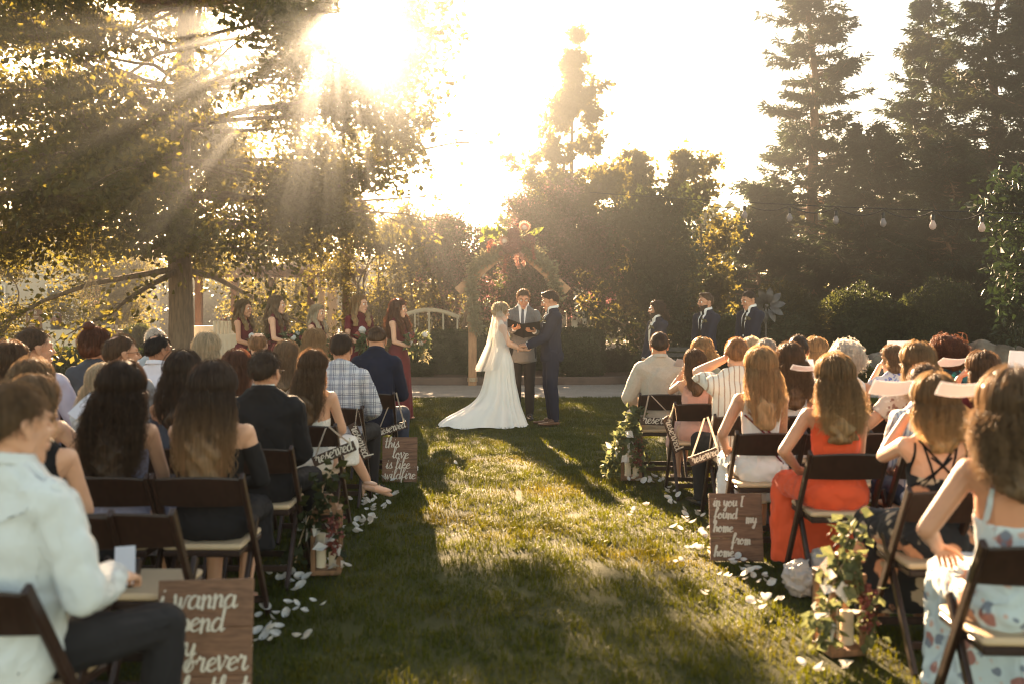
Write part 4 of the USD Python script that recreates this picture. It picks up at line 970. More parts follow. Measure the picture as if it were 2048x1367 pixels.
def reserved(label, X, Y, zc, roll, hookx, hookz, w=.30, rz=0.0, dark=signd):
    t = thing('reserved_sign', label, 'sign', (X, Y, zc), rz, 'small reserved signs hung on chair backs', tilty=roll)
    obj('board', box((0, 0, 0), (w, .012, .068), None, .002), dark, t)
    v, f, W = script('reserved', w * .86, .0032, 2); obj('lettering', (v + np.array([-w * .43, -.0075, -.018]), f), paint, t)
    a = math.radians(roll); Ri = rotm('y', -roll)
    hk = Ri @ np.array([hookx - X, .0, hookz - zc])
    for s in (-1, 1):
        p = np.array([s * w * .42, -.007, .02]); d = hk + np.array([s * .012, 0, 0]); mid = (p + d) / 2
        P = np.array([np.stack([q + np.array([-.007, 0, 0]), q + np.array([.007, 0, 0])]) for q in (p, p * .5 + d * .5 + np.array([0, -.01, 0]), d)])
        obj('ribbon', grid(P), ribbon, t)
    return t
LX = -1.33

# ---- wedding arch
AY = 20.75; xl, xr = at(945, AY), at(1106, AY)
arch = thing('wedding_arch', 'wooden wedding arch with pointed top and crossed beams behind the couple', 'arch', (0, AY, 0))
for x in (xl, xr):
    obj('post', box((x, 0, 1.17), (.17, .15, 2.36), None, .008), archw, arch)
    for dz in np.linspace(-.07, .07, 6):
        a = np.linspace(0, 2 * np.pi, 13); obj('rope', tube(np.stack([x + .1 * np.cos(a), .095 * np.sin(a), .12 + dz * .5 + 0 * a], 1), .008, 5, False), rope, arch, True)
    for dz in np.linspace(-.09, .09, 7):
        a = np.linspace(0, 2 * np.pi, 13); obj('rope', tube(np.stack([x + .105 * np.cos(a), -.045 + .16 * np.sin(a), 2.13 + dz + .07 * np.cos(a) * (1 if x < 0 else -1)], 1), .009, 5, False), rope, arch, True)
apex = np.array([(xl + xr) / 2, -.14, 2.93])
for x, s in ((xl, -1), (xr, 1)):
    e = np.array([x + s * .30, -.14, 1.94]); obj('beam', bar(e, apex + np.array([s * .02, 0 if s > 0 else -.0, 0]) + (np.array([0, .0, .0])), .10, .19, (0, 0, 1), .006), archb, arch)
rg = np.random.default_rng(70)
leaf_gar = mat('leaf_garland', (.36, .35, .19), .6, .3, 20, hue=(.58, .52, .34), transl=.45, island=.3)
leaf_euc = mat('leaf_eucalyptus', (.14, .17, .08), .55, .3, 20, hue=(.30, .30, .13), transl=.35, island=.3)
gar = thing('leaf_garland', 'pale green leaf garland along the arch beams and left post', 'garland', (0, AY, 0))
def garland_leaves(path, n, r, L, W, seed):
    rng = np.random.default_rng(seed); p = catmull(path, 12); k = rng.integers(0, len(p) - 1, n); q = p[k] + (p[k + 1] - p[k]) * rng.random((n, 1))
    o = rng.normal(size=(n, 3)); o /= np.linalg.norm(o, axis=1, keepdims=True); o[:, 2] *= .8
    return leaves(q + o * r * rng.random((n, 1)), L, W, rng, o, .8)
paths = [[(xl + .04, -.2, 2.46), (xl * .5 + .03, -.22, 2.72), (.0, -.2, 3.0)], [(xr - .03, -.2, 2.4), (xr * .5, -.22, 2.72), (.05, -.2, 3.0)], [(xl + .03, -.22, 2.45), (xl - .02, -.22, 2.0), (xl + .03, -.2, 1.5), (xl + .12, -.19, 1.12)], [(xr - .1, -.2, 2.4), (xr + .05, -.2, 2.1), (xr + .1, -.2, 1.75)]]
for i, (p, n) in enumerate(zip(paths, (520, 520, 520, 300))):
    obj('stem', tube(catmull(p, 6), .012, 5), rope, gar, True); obj('leaves', garland_leaves(p, int(n * 1.8), .17 if i < 2 else .13, .10, .024, 71 + i), leaf_gar, gar, kind='stuff')
fl = thing('flower_arrangement', 'burgundy and blush flower cluster with proteas at the arch peak', 'flowers', (at(1028, AY), AY - .3, 2.93), scale=1.15)
def protea(c, R, L, m1, m2, up=(0, -1, .3), n=20):
    up = unit(V(*up)); a = unit(np.cross(up, V(1, 0, .1))); b = np.cross(up, a); mb = MB()
    for ring, (k, sp, ll) in enumerate(((n, .95, 1), (n * 3 // 4, .65, .95), (n // 2, .35, .8))):
        for i in range(int(k)):
            g = i * 6.283 / k + ring * .2; d = unit(up + (a * math.cos(g) + b * math.sin(g)) * sp); s = np.cross(d, up); s = unit(s)
            p = np.array(c); mb.add(np.array([p, p + d * L * ll * .55 + s * R * .16, p + d * L * ll + up * .01, p + d * L * ll * .55 - s * R * .16]), np.array([[0, 1, 2], [0, 2, 3]]))
    t = obj('protea', mb.get(), m1, fl)
    S = trimesh.creation.icosphere(2, R * .42); obj('flower_centre', (S.vertices * V(1, 1, 1) + np.array(c) + up * R * .35, S.faces), m2, t, True)
blush = mat('petal_blush', (.66, .38, .29), .6, .15, 30, transl=.4); cream = mat('flower_cream', (.62, .50, .40), .7, .15, 60, .5, 200); burg = mat('flower_burgundy', (.10, .018, .02), .7, .4, 40, .5, 120); coral = mat('flower_coral', (.42, .13, .09), .65, .3, 40, transl=.3)
protea((.17, -.05, .24), .15, .17, blush, cream, (.15, -1, .5)); protea((-.16, -.1, .02), .14, .16, blush, cream, (-.2, -1, .1))
for x, z, r in ((-.05, .16, .09), (.14, -.0, .08), (.02, -.1, .085), (-.22, -.2, .08), (-.33, -.08, .08), (.06, .3, .06)): protea((x, -.14, z), r, r * .9, coral, burg, (x, -1, .1), 14)
for i in range(9):
    c = V(rg.uniform(-.1, .28), rg.uniform(-.12, .02), rg.uniform(-.12, .22)); S = trimesh.creation.icosphere(3, 1.0); u = S.vertices * (.10 + .05 * (meshkit.fbm(S.vertices * 5 + i, 2, i)))[:, None]
    obj('burgundy_bloom', (u + c, S.faces), burg, fl, False)
for x, z, L_ in ((-.12, -.2, .32), (.02, -.2, .25), (.3, .05, .34), (-.4, .05, .22), (.12, -.18, .22)):
    n_ = 260; tt = rg.random(n_); Q = np.stack([x + rg.normal(size=n_) * .028 * (1 - tt * .7) + .06 * tt * np.sign(x), -.12 + rg.normal(size=n_) * .025, z - L_ * tt], 1)
    obj('hanging_bloom', leaves(Q, .028, .012, rg), coral if rg.random() < .6 else blush, fl, kind='stuff')
obj('green_leaves', leaves(np.stack([rg.uniform(-.55, -.15, 60), rg.uniform(-.15, .1, 60), rg.uniform(.1, .26, 60)], 1), .13, .05, rg), mat('leaf_bright', (.11, .14, .03), .5, .2, 10, transl=.4, island=.2), fl)
obj('leaf_spear', grid(np.array([[V(.24 + .30 * s, -.02, .12 + .17 * s) + V(-.25, 0, .5) * w * .10 * math.sin(math.pi * min(1, .08 + s * .92)) for w in (-1, 0, 1)] for s in np.linspace(0, 1, 9)])), mats['leaf_bright'], fl, True)
obj('filler_leaves', garland_leaves([(-.5, 0, -.25), (-.2, 0, 0), (.1, 0, .1), (.4, 0, -.1)], 420, .2, .09, .02, 77), leaf_gar, fl, kind='stuff')

# ---- petals
PT = proto('petal_model')
a = np.linspace(0, 2 * np.pi, 11)[:-1]; v = [V(0, 0, .004)] + [V(.5 * r_ * math.cos(q) * (1 + .15 * math.cos(q)), .42 * r_ * math.sin(q), .012 + .45 * r_ ** 2 * .5 * (1.2 + math.cos(q))) for r_ in (.55, 1.0) for q in a]
f = [(0, 1 + i, 1 + (i + 1) % 10) for i in range(10)] + [(1 + i, 11 + i, 11 + (i + 1) % 10) for i in range(10)] + [(1 + i, 11 + (i + 1) % 10, 1 + (i + 1) % 10) for i in range(10)]
obj('blade', (np.array(v) * .047, np.array(f)), petalm, PT, True)
left_spots = [(595, 1165), (560, 1160), (575, 1170), (545, 1245), (575, 1230), (610, 1228), (530, 1285), (550, 1280), (510, 1290), (660, 1140), (680, 1145), (710, 1070), (725, 1055), (745, 1020), (740, 1045), (770, 1020), (750, 1000), (755, 992), (790, 992), (800, 955), (785, 965), (810, 945), (780, 955), (825, 943), (675, 1094), (700, 1003), (730, 1010), (708, 1062), (600, 1180), (590, 1152), (515, 1240), (618, 1280)]
right_spots = [(1275, 965), (1290, 967), (1305, 968), (1320, 967), (1335, 988), (1258, 1035), (1290, 1015), (1340, 1010), (1370, 1035), (1395, 1035), (1345, 1060), (1375, 1048), (1410, 1080), (1440, 1075), (1400, 1103), (1445, 1105), (1350, 1130), (1420, 1115), (1485, 1145), (1500, 1150), (1490, 1165), (1440, 1155), (1475, 1120), (1530, 1168), (1412, 1190), (1520, 1225), (1553, 1207), (1640, 1350), (1690, 1345), (1460, 1100), (1388, 1100), (1235, 868), (910, 930)]
rg = np.random.default_rng(81)
for side, spots in (('left', left_spots), ('right', right_spots)):
    for px_, py_ in spots:
        Y = CAM_H * FOC / (py_ - 618)
        for k in range(int(rg.integers(2, 6)) if py_ > 900 and px_ != 910 else 1):
            copy_of(PT.GetPath(), 'rose_petal', f'white rose petal lying on the grass along the {side}-hand chairs', 'petal', (at(px_, Y) + rg.normal() * .045 * (k > 0), Y + rg.normal() * .07 * (k > 0), .022 + .010 * k), rg.uniform(0, 360), f'white petals along the {side}-hand aisle edge', rg.uniform(.7, 1.45), rg.uniform(-25, 25), rg.uniform(-25, 25))

# ---- lanterns with greenery
def lantern(label, glabel, X, Y, h=.42, w=.17, rz=10, seed=1, euc=True, ng=240):
    t = thing('lantern', label, 'lantern', (X, Y, 0), rz)
    obj('base', box((0, 0, .02), (w + .03, w + .03, .03), None, .004), lantw, t); obj('roof', box((0, 0, h), (w + .03, w + .03, .03), None, .004), lantw, t)
    for sx in (-1, 1):
        for sy in (-1, 1): obj('post', box((sx * w / 2, sy * w / 2, h / 2), (.026, .026, h - .03), None, .003), lantw, t)
    obj('roof_cap', arr(hull(*[np.array([[sx * w * .45, sy * w * .45, h + .0155] for sx in (-1, 1) for sy in (-1, 1)]), np.array([[sx * .03, sy * .03, h + .09] for sx in (-1, 1) for sy in (-1, 1)])])), lantw, t)
    a = np.linspace(0, 2 * np.pi, 15); obj('ring', tube(np.stack([.03 * np.cos(a), 0 * a, h + .11 + .03 * np.sin(a)], 1), .004, 5, False), blackm, t, True)
    for x, hh in ((-.035, .2), (.04, .15)): obj('candle', (lathe([(0, 0), (.03, 0), (.03, hh), (.024, hh + .004), (0, hh - .002)], 14)[0] + V(x, .0, .036), lathe([(0, 0), (.03, 0), (.03, hh), (.024, hh + .004), (0, hh - .002)], 14)[1]), mat('candle_wax', (.66, .56, .42), .5, .05, 10), t, 40)
    rng = np.random.default_rng(seed); g = thing('greenery', glabel, 'greenery', (X, Y, 0), rz)
    p1 = [(w * .2, -w * .3, h + .10), (-w * .5, -w * .7, h + .02), (-w * .95, -w * .8, h * .6), (-w * 1.15, -w * .8, h * .25)]; p2 = [(0, -w * .5, h + .09), (w * .4, -w * .75, h * .8), (w * .55, -w * .85, h * .35)]; p3 = [(-w * .3, -w * .4, h + .05), (0, -w * .5, h + .18), (w * .3, -w * .3, h + .26)]
    for i, p in enumerate((p1, p2, p3)):
        obj('stem', tube(catmull(p, 6), .004, 4), rope, g, True)
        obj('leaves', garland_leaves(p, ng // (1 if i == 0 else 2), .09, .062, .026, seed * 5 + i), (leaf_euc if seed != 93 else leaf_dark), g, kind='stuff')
    n_ = 160; tt = rng.random(n_); obj('red_berries', leaves(np.stack([w * .35 + rng.normal(size=n_) * .022, -w * .9 + rng.normal(size=n_) * .02, h * .95 - tt * h * .55], 1), .024, .012, rng), mat('berry_red', (.15, .04, .03), .6, .3, 40), g, kind='stuff')
    n_ = 10; obj('pale_petals', kind='stuff', mat=petalm, parent=g, mesh=leaves(np.stack([rng.uniform(-w, w * .4, n_), -w * .9 + rng.normal(size=n_) * .03, rng.uniform(h * .5, h * 1.1, n_)], 1), .09, .035, rng))
lantern('wooden lantern with candles beside the striped chair of the front right row', 'eucalyptus and coral flowers on the lantern by the tan-jacketed man', at(1262, 9.3), 9.25, .40, .17, -8, 91, ng=260)
lantern('wooden lantern in front of the woman in the black floral dress', 'eucalyptus spray and red berries over the lantern at lower right', at(1678, 4.6), 4.6, .36, .15, 12, 92, ng=120)
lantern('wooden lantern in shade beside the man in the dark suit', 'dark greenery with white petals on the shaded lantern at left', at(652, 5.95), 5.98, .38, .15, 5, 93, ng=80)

# ---- plastic bag under the orange woman's chair
S = trimesh.creation.icosphere(4, 1.0); u = S.vertices
bv = u * (1 + .8 * (meshkit.fbm(u * 3.4, 4, 3) - .5) + .05 * np.abs(np.sin(u[:, 0] * 7 + 9 * meshkit.noise(u * 2))))[:, None] * V(.10, .09, .10) + V(0, 0, .09); bv[:, 2] = np.maximum(bv[:, 2], .005)
t = thing('plastic_bag', 'crumpled white plastic bag under the chair of the woman in orange', 'bag', (at(1622, 5.35), 5.5, 0)); obj('sack', (bv, S.faces), mat('bag_plastic', (.66, .62, .58), .35, .08, 6, .4, 40, transl=.4), t, True)
bv2 = u * (1 + .6 * (meshkit.fbm(u * 3.1 + 4, 4, 5) - .5))[:, None] * V(.07, .06, .09) + V(.11, .06, .16); obj('tissue', (bv2, S.faces), mats['bag_plastic'], t, True)

# ---- string lights across the right
cb = thing('string_lights', 'string of clear bulbs on a wire before the conifers', 'string lights', (0, 0, 0))
def cabp(px_, py_, Y): return V(at(px_, Y), Y, zat(py_, Y))
ca, cz = cabp(1180, 385, 16.5), cabp(2140, 430, 11.0)
line = lambda s: ca + (cz - ca) * s - V(0, 0, .10 * 4 * s * (1 - s) * .4)
obj('support_wire', tube(np.array([line(s) for s in np.linspace(0, 1, 24)]), .006, 5), blackm, cb, True)
bulbs = []
for px_ in (1490, 1580, 1672, 1766, 1866, 1965): 
    s = min(np.linspace(0, 1, 400), key=lambda q: abs(1024 + FOC * line(q)[0] / line(q)[1] - px_)); bulbs.append(s)
lamp_pts = [line(s) for s in bulbs]
for k, (a_, b_) in enumerate(zip([line(bulbs[0] - .12)] + lamp_pts, lamp_pts + [line(bulbs[-1] + .13)])):
    obj('lamp_cord', tube(np.array([a_ + (b_ - a_) * s - V(0, 0, .09 * 4 * s * (1 - s) + .01) for s in np.linspace(0, 1, 9)]), .006, 4), blackm, cb, True)
for p in lamp_pts:
    pr = [(0, 0), (.022, 0), (.024, -.05), (.02, -.07)]; v, f = lathe(pr, 10); b = obj('socket', (v + p + V(0, 0, -.05), f), blackm, cb, True)
    pr = [(.016, -.065), (.02, -.08), (.038, -.12), (.04, -.145), (.028, -.175), (0, -.185)]; v, f = lathe(pr, 12); obj('bulb', (v + p + V(0, 0, -.05), f), bulbm, b, True)

# ---- metal flower on a pole
mx, mY = at(1533, 16.2), 16.2; mz = zat(612, mY)
t = thing('metal_flower', 'grey metal flower sculpture on a pole behind the third groomsman', 'sculpture', (mx, mY, 0))
obj('pole', tube(np.array([(0, .05, 0), (0, .05, mz)]), .014, 8), metal, t, True); obj('hub', trimesh.creation.icosphere(2, .03).apply_translation((0, 0, mz)), metal, t, True)
for k in range(10):
    g = k * .628 + .15; d = V(math.cos(g), -.12, math.sin(g)); s_ = V(-math.sin(g), 0, math.cos(g)); P = []
    for q in np.linspace(0, 1, 7): P.append([V(0, 0, mz) + d * (.06 + .24 * q) + s_ * w_ * .055 * math.sin(math.pi * (.06 + .94 * q)) ** .8 + V(0, -.05 * math.sin(q * 3) + .03 * w_, 0) for w_ in (-1, 0, 1)])
    obj('metal_petal', grid(np.array(P)), metal, t, True)

# ---- boulders and stones at right
rg = np.random.default_rng(95)
def boulder(name, label, px_, top, Y, w, h, seed, cat='rock', d=None):
    S = trimesh.creation.icosphere(3, 1.0); u = S.vertices; q = u / (np.abs(u @ rotm('y', seed * 37)) ** 4).sum(1, keepdims=True) ** .25
    r = 1 + .7 * (meshkit.fbm(u * 1.7 + seed * 3.1, 3, seed) - .5); zt = zat(top, Y)
    v = q * r[:, None] * V(w / 2, (d or w) / 2.4, h / 2); v[:, 2] += zt - v[:, 2].max()
    t = thing(name, label, cat, (at(px_, Y), Y, 0)); v2 = v.copy(); obj('rock', (v2, S.faces), stone, t, 25)
for i, (px_, top, w, h, lab) in enumerate([(1975, 678, .66, .9, 'largest grey boulder, standing upright at the right edge'), (2028, 690, .5, .8, 'leaning reddish boulder right of the largest one'), (1862, 690, .4, .8, 'rounded boulder behind the short-haired guest with glasses'), (1720, 703, .34, .8, 'white-topped stone right of the white curly hair'),
     (1762, 700, .42, .8, 'brown flat stone in the low stone wall'), (1772, 716, .3, .7, 'pale upright stone in the low stone wall'), (1748, 725, .36, .6, 'reddish brick-shaped stone at the wall foot'), (1940, 708, .42, .7, 'stone between the boulders and the teal-topped guest'), (2000, 712, .46, .7, 'pale low stone under the largest boulder'), (1800, 722, .3, .6, 'small stone at the wall end behind the blond guest'), (1930, 698, .3, .8, 'dark stone behind the upright boulder')]):
    boulder('boulder', lab, px_, top, 19.6 + .1 * i, w * 1.25, h * .75, i + 3)

# ---- strap-leaved plants
def spiky(label, X, Y, n, L, w, m, seed, z=.1, spread=.75, name='flax_plant'):
    rng = np.random.default_rng(seed); t = thing(name, label, 'plant', (X, Y, z)); mb = MB()
    for k in range(n):
        g = rng.uniform(0, 6.283); out = rng.uniform(.05, spread); l = L * rng.uniform(.6, 1.1); d = V(math.cos(g), math.sin(g), 0); s_ = V(-math.sin(g), math.cos(g), 0); P = []
        bend = rng.uniform(.0, .35)
        for q in np.linspace(0, 1, 7):
            c = d * (.05 + l * out * q) + V(0, 0, l * (q * math.sqrt(max(.1, 1 - out ** 2)) - bend * q ** 3 * out)); wv = w * (1 - q ** 2.5) * (.6 + .4 * math.sin(min(1, q * 4)))
            P.append([c - s_ * wv, c + V(0, 0, -.01), c + s_ * wv])
        mb.add(*grid(np.array(P)))
    obj('leaves', mb.get(), m, t, True, kind='stuff'); return t
flax = mat('flax_leaf', (.16, .13, .04), .45, .3, 2, hue=(.34, .22, .07), transl=.55, island=.35)
spiky('spiky golden flax plant left of the arch behind the box hedge', at(888, 23.4), 23.4, 80, 1.15, .03, flax, 101, .15)
spiky('tall spiky golden flax plant behind the blonde bridesmaid', at(705, 23), 23, 70, 1.35, .03, flax, 102, .15, .6)
spiky('spiky golden flax plant behind the second bridesmaid', at(535, 24), 24, 50, 1.1, .03, flax, 103, .1, .7)
spiky('dark yucca with narrow leaves behind the boulders', at(1885, 19.5), 19.5, 90, .75, .012, leaf_dark, 104, .35, .95, 'yucca')
spiky('grassy strap-leaved plant behind the white shirted man', at(1640, 18.9), 18.9, 70, .5, .016, leaf_dark, 105, .05, .95, 'lily_plant')

# ---- bar tables with their drinks, at left
BY = 26.0
def table(label, x0, x1, top, Y, dep=.8):
    X0, X1 = at(x0, Y), at(x1, Y); h = zat(top, Y); t = thing('bar_table', label, 'table', ((X0 + X1) / 2, Y, 0)); w = X1 - X0
    obj('tabletop', box((0, 0, h - .022), (w - .03, dep - .03, .04), None, .004), lantw, t)
    xs_ = np.linspace(-1, 1, 40); per = [(x * w / 2, -dep / 2) for x in xs_] + [(w / 2, y * dep / 2) for y in np.linspace(-1, 1, 14)[1:]] + [(-x * w / 2, dep / 2) for x in xs_[1:]] + [(-w / 2, -y * dep / 2) for y in np.linspace(-1, 1, 14)[1:]]
    per = np.array(per); nrm = per / np.linalg.norm(per, axis=1, keepdims=True); k = np.arange(len(per)); rows = []
    for q in np.linspace(0, 1, 8): rows.append(np.column_stack([per + nrm * (.004 + .03 * q * (1 + np.sin(k * 1.1))[:, None]), np.full(len(per), h + .002 - (h - .01) * q)]))
    c = obj('tablecloth', grid(np.array(rows)), linen, t, True); obj('cloth_top', box((0, 0, h + .003), (w + .006, dep + .006, .006), None, .002), linen, c)
    return h
h1 = table('long bar table under white cloth, left of the thick trunk', 92, 250, 660, BY); h2 = table('lower white-clothed table beside the thick trunk', 265, 425, 676, BY); h3 = table('white-clothed serving table right of the thick trunk', 428, 482, 668, BY - .6); h4 = table('raised white-clothed shelf table behind the trunk', 390, 478, 652, BY + 1.4)
drink = mat('drink_red', (.22, .035, .02), .2, .2, 4)
def dispenser(label, px_, Y, h, H=.42, R=.14):
    t = thing('drink_dispenser', label, 'dispenser', (at(px_, Y), Y, h + .006)); 
    obj('stand', lathe([(0, 0), (R * .95, 0), (R * .9, H * .38), (0, H * .38)], 18), blackm, t, 40); obj('drink', lathe([(0, H * .385), (R * .9, H * .385), (R * .92, H * .8), (0, H * .8)], 18), drink, t, 40)
    obj('jar', lathe([(R, H * .383), (R, H * .88), (R * .8, H), (R * .75, H * 1.02)], 18), clear, t, True); obj('lid', lathe([(R * .78, H * 1.02), (R * .5, H * 1.08), (.02, H * 1.1), (.02, H * 1.17), (0, H * 1.18)], 16), metal, t, True); obj('tap', box((0, -R - .02, H * .43), (.03, .05, .03), None, .004), metal, t)
dispenser('glass drink dispenser of red punch on the bar table', 112, BY, h1); dispenser('small drink jar on the raised shelf table', 447, BY + 1.4, h4, .26, .09)
t = thing('bar_sign', 'dark sign headed BAR standing on the bar table', 'sign', (at(72, BY), BY - .1, h1 - .02)); obj('board', box((0, 0, .28), (.42, .02, .56), None, .003), signw, t)
v = meshkit.text_mesh('BAR', .09, .004); vv = np.array(v.vertices); obj('lettering', (np.stack([vv[:, 0] - .17, -.0105 - vv[:, 2], vv[:, 1] + .43], 1), np.array(v.faces)), paint, t)
for k in range(5): obj('menu_line', box((-.02, -.0112, .36 - k * .06), (.28 - .03 * (k % 3), .002, .012)), paint, t)
GL = proto('tumbler_model'); obj('cup', lathe([(0, 0), (.032, 0), (.04, .13), (.037, .13), (.03, .006), (0, .006)], 10), mat('glass_pale', (.62, .58, .52), .12, .05, 10, transl=.5), GL, True)
for k in range(12): copy_of(GL.GetPath(), 'drinking_glass', 'clear drinking glass standing on the long bar table', 'glass', (at(140 + k * 8.6, BY), BY - .2 + .07 * (k % 3), h1 + .006), 0, 'glasses on the bar table')
CU = proto('white_cup_model'); obj('cup', lathe([(0, 0), (.04, 0), (.05, .33), (.046, .33), (.036, .008), (0, .008)], 12), linen, CU, True)
for k in range(5): copy_of(CU.GetPath(), 'paper_cup_stack', 'tall white stack of cups on the serving table', 'cups', (at(432 + k * 7.5, BY - .6), BY - .7, h3 + .006), 0, 'stacks of white cups')
BT = proto('bottle_model'); obj('glass_body', lathe([(0, 0), (.036, 0), (.037, .16), (.015, .22), (.014, .29), (0, .29)], 12), mat('bottle_green', (.03, .03, .012), .15, .2, 10), BT, True); obj('bottle_label', lathe([(.0375, .05), (.0375, .12)], 12), paint, BT, True)
for k, px_ in enumerate((205, 213, 221)): copy_of(BT.GetPath(), 'bottle', 'dark bottle with pale label at the right end of the bar', 'bottle', (at(px_, BY), BY + .1, h1 + .006), 20 * k, 'bottles on the bar table')
t = thing('wooden_crate', 'pale wooden crate at the right end of the bar table', 'crate', (at(253, BY), BY - .55, h1 - .22))
for k in range(3): obj('slat', box((0, -.14, .05 + k * .075), (.3, .014, .06), None, .002), lantw, t); obj('slat', box((0, .14, .05 + k * .075), (.3, .014, .06), None, .002), lantw, t)
for s in (-1, 1): obj('end_board', box((s * .15, 0, .12), (.014, .29, .22), None, .002), lantw, t)
t2 = thing('stool', 'dark stool holding the wooden crate by the bar', 'stool', (at(253, BY), BY - .55, 0)); obj('stool_seat', box((0, 0, h1 - .235), (.34, .34, .03), None, .004), lantw, t2)
for sx in (-1, 1):
    for sy in (-1, 1): obj('leg', bar((sx * .14, sy * .14, h1 - .25), (sx * .16, sy * .16, 0), .03, .03, (0, 1, 0)), lantw, t2)

# ---- hanging wire lantern
LYY = 19.0; hx, hz = at(183, LYY), zat(612, LYY)
t = thing('hanging_lantern', 'teardrop wire lantern of tiny lights hanging in the shade tree', 'lantern', (hx, LYY, hz)); prof = np.array([(.02, 0), (.15, .05), (.20, .16), (.15, .32), (.05, .52), (.01, .64)])
for k in range(12):
    g = k * math.pi / 6; pp = catmull(prof, 4); obj('rib', tube(np.stack([pp[:, 0] * math.cos(g), pp[:, 0] * math.sin(g), pp[:, 1]], 1), .005, 4), rope, t, True)
for z_, r_ in ((.05, .15), (.16, .2), (.32, .15)): a = np.linspace(0, 2 * np.pi, 25); obj('hoop', tube(np.stack([r_ * np.cos(a), r_ * np.sin(a), z_ + 0 * a], 1), .005, 4, False), rope, t, True)
obj('hanging_cord', tube(np.array([(0, 0, .63), (0, 0, 1.25)]), .006, 4), rope, t); rg = np.random.default_rng(96)
lb = MB()
for k in range(70):
    q = rg.random(); z_ = .04 + .3 * q ** 1.5; r_ = np.interp(z_, prof[:, 1], prof[:, 0]); g = rg.uniform(0, 6.283); S = trimesh.creation.icosphere(1, .011); lb.add(S.vertices + V(r_ * math.cos(g), r_ * math.sin(g), z_), S.faces)
obj('tiny_lights', lb.get(), mat('bead', (.7, .55, .42), .2, .1, 30, transl=.4), t, kind='stuff')

# ---- pergola, columns, house behind
PYY = 29.0; redw = woodm('wood_redwood', (.15, .062, .032), (4, 4, .5), .75, 8); pale = mat('column_pale', (.5, .43, .33), .7, .1, 6)
t = thing('pergola', 'reddish timber pergola behind the bridesmaids', 'pergola', (0, PYY, 0))
for px_ in (398, 470, 545, 622, 692): obj('post', box((at(px_, PYY), 0, 1.25), (.19, .19, 2.5), None, .01), redw, t)
for y in (-.14, .14): obj('beam', box((at(540, PYY), y, 2.62), (5.6, .07, .24), None, .008), redw, t)
for k in range(12): obj('rafter', box((at(372, PYY) + k * .46, .3, 2.80), (.06, 2.4, .12), None, .006), redw, t)
for k, px_ in enumerate((643, 665)):
    t = thing('column', ('pale slim column left of the tall blonde bridesmaid' if k == 0 else 'thicker buff column just left of the flax plant'), 'column', (at(px_, 31), 31, 0)); obj('shaft', lathe([(0, 0), (.15, 0), (.15, .08), (.12 + .05 * k, .1), (.11 + .05 * k, 2.6), (.15, 2.65), (.15, 2.72), (0, 2.72)], 16), pale, t, 40); obj('plinth', box((0, 0, .0), (.4, .4, .1), None, .01), pale, t)
HY = 40; t = thing('garden_house', 'pale gabled house half hidden by leaves at left', 'house', (at(60, HY), HY, 0)); wallm = mat('wall_cream', (.5, .41, .31), .9, .06, 3)
obj('wall', box((0, 2, 2.0), (7.6, 4, 4.0), None, .02), wallm, t)
for s in (-1, 1): obj('roof', bar((s * 4.3, 2, 3.85), (0, 2, 5.75), 4.8, .18, (0, 0, 1)), mat('roof_brown', (.14, .08, .055), .85, .2, 5), t)
obj('gable', (np.array([(-3.8, .02, 4), (3.8, .02, 4), (0, .02, 5.65), (-3.8, .3, 4), (3.8, .3, 4), (0, .3, 5.65)], float), np.array([[0, 1, 2], [5, 4, 3], [0, 3, 4], [0, 4, 1]])), wallm, t)
for x in (-1.5, 1.2): wd = obj('window', box((x, -.03, 1.9), (1.1, .08, 1.3), None, .01), paint, t); obj('pane', box((x, -.075, 1.9), (.94, .012, 1.14)), mat('pane_dark', (.05, .05, .05), .1, .1, 3), wd)
BRY = 24.6; t = thing('garden_bridge', 'pale curved footbridge rail between the bridesmaids and the arch', 'bridge', (at(858, BRY), BRY, 0)); bx = np.linspace(-.75, .75, 21)
for dy in (0, .9):
    obj('rail', bar((0, dy, 0), (0, dy + .01, 0), .01, .01) if 0 else tube(np.stack([bx, 0 * bx + dy, 1.36 + .2 * np.cos(bx / .75 * 1.5)], 1), .055, 8), pale, t, True)
    for x in (-.7, -.35, 0, .35, .7): obj('baluster', tube(np.array([(x, dy, .3), (x, dy, 1.36 + .2 * math.cos(x / .75 * 1.5))]), .025, 8), pale, t, True)
dk = np.stack([np.stack([bx, 0 * bx + y, .32 + .18 * np.cos(bx / .75 * 1.5)], 1) for y in (-.1, 1.0)]); obj('deck', (grid(dk)[0], grid(dk)[1]), lantw, t)
for k, px_ in enumerate((1149, 1169)): t = thing('timber_post', ('thick pale timber post right of the groom' if k == 0 else 'thin pale timber post right of the groom'), 'post', (at(px_, 23.8), 23.8, 0)); obj('shaft', box((0, 0, .75), (.15 - .06 * k, .12 - .03 * k, 1.5), None, .01), pale, t); obj('post_cap', box((0, 0, 1.515), (.18 - .06 * k, .15 - .03 * k, .025), None, .005), pale, t)
BE = 19.2; t = thing('garden_bench', 'dark garden bench behind the tan-jacketed man', 'bench', (at(1362, BE), BE, 0))
for k in range(3): obj('slat', box((0, -.12 + k * .12, .44), (1.1, .1, .03), None, .004), blackm, t)
for k in range(3): obj('back_slat', box((0, .25, .58 + k * .11), (1.1, .025, .08), None, .004), blackm, t)
for s in (-1, 1):
    obj('leg', box((s * .5, -.15, .21), (.05, .05, .42), None, .004), blackm, t); obj('leg', box((s * .5, .235, .42), (.05, .05, .84), None, .004), blackm, t)
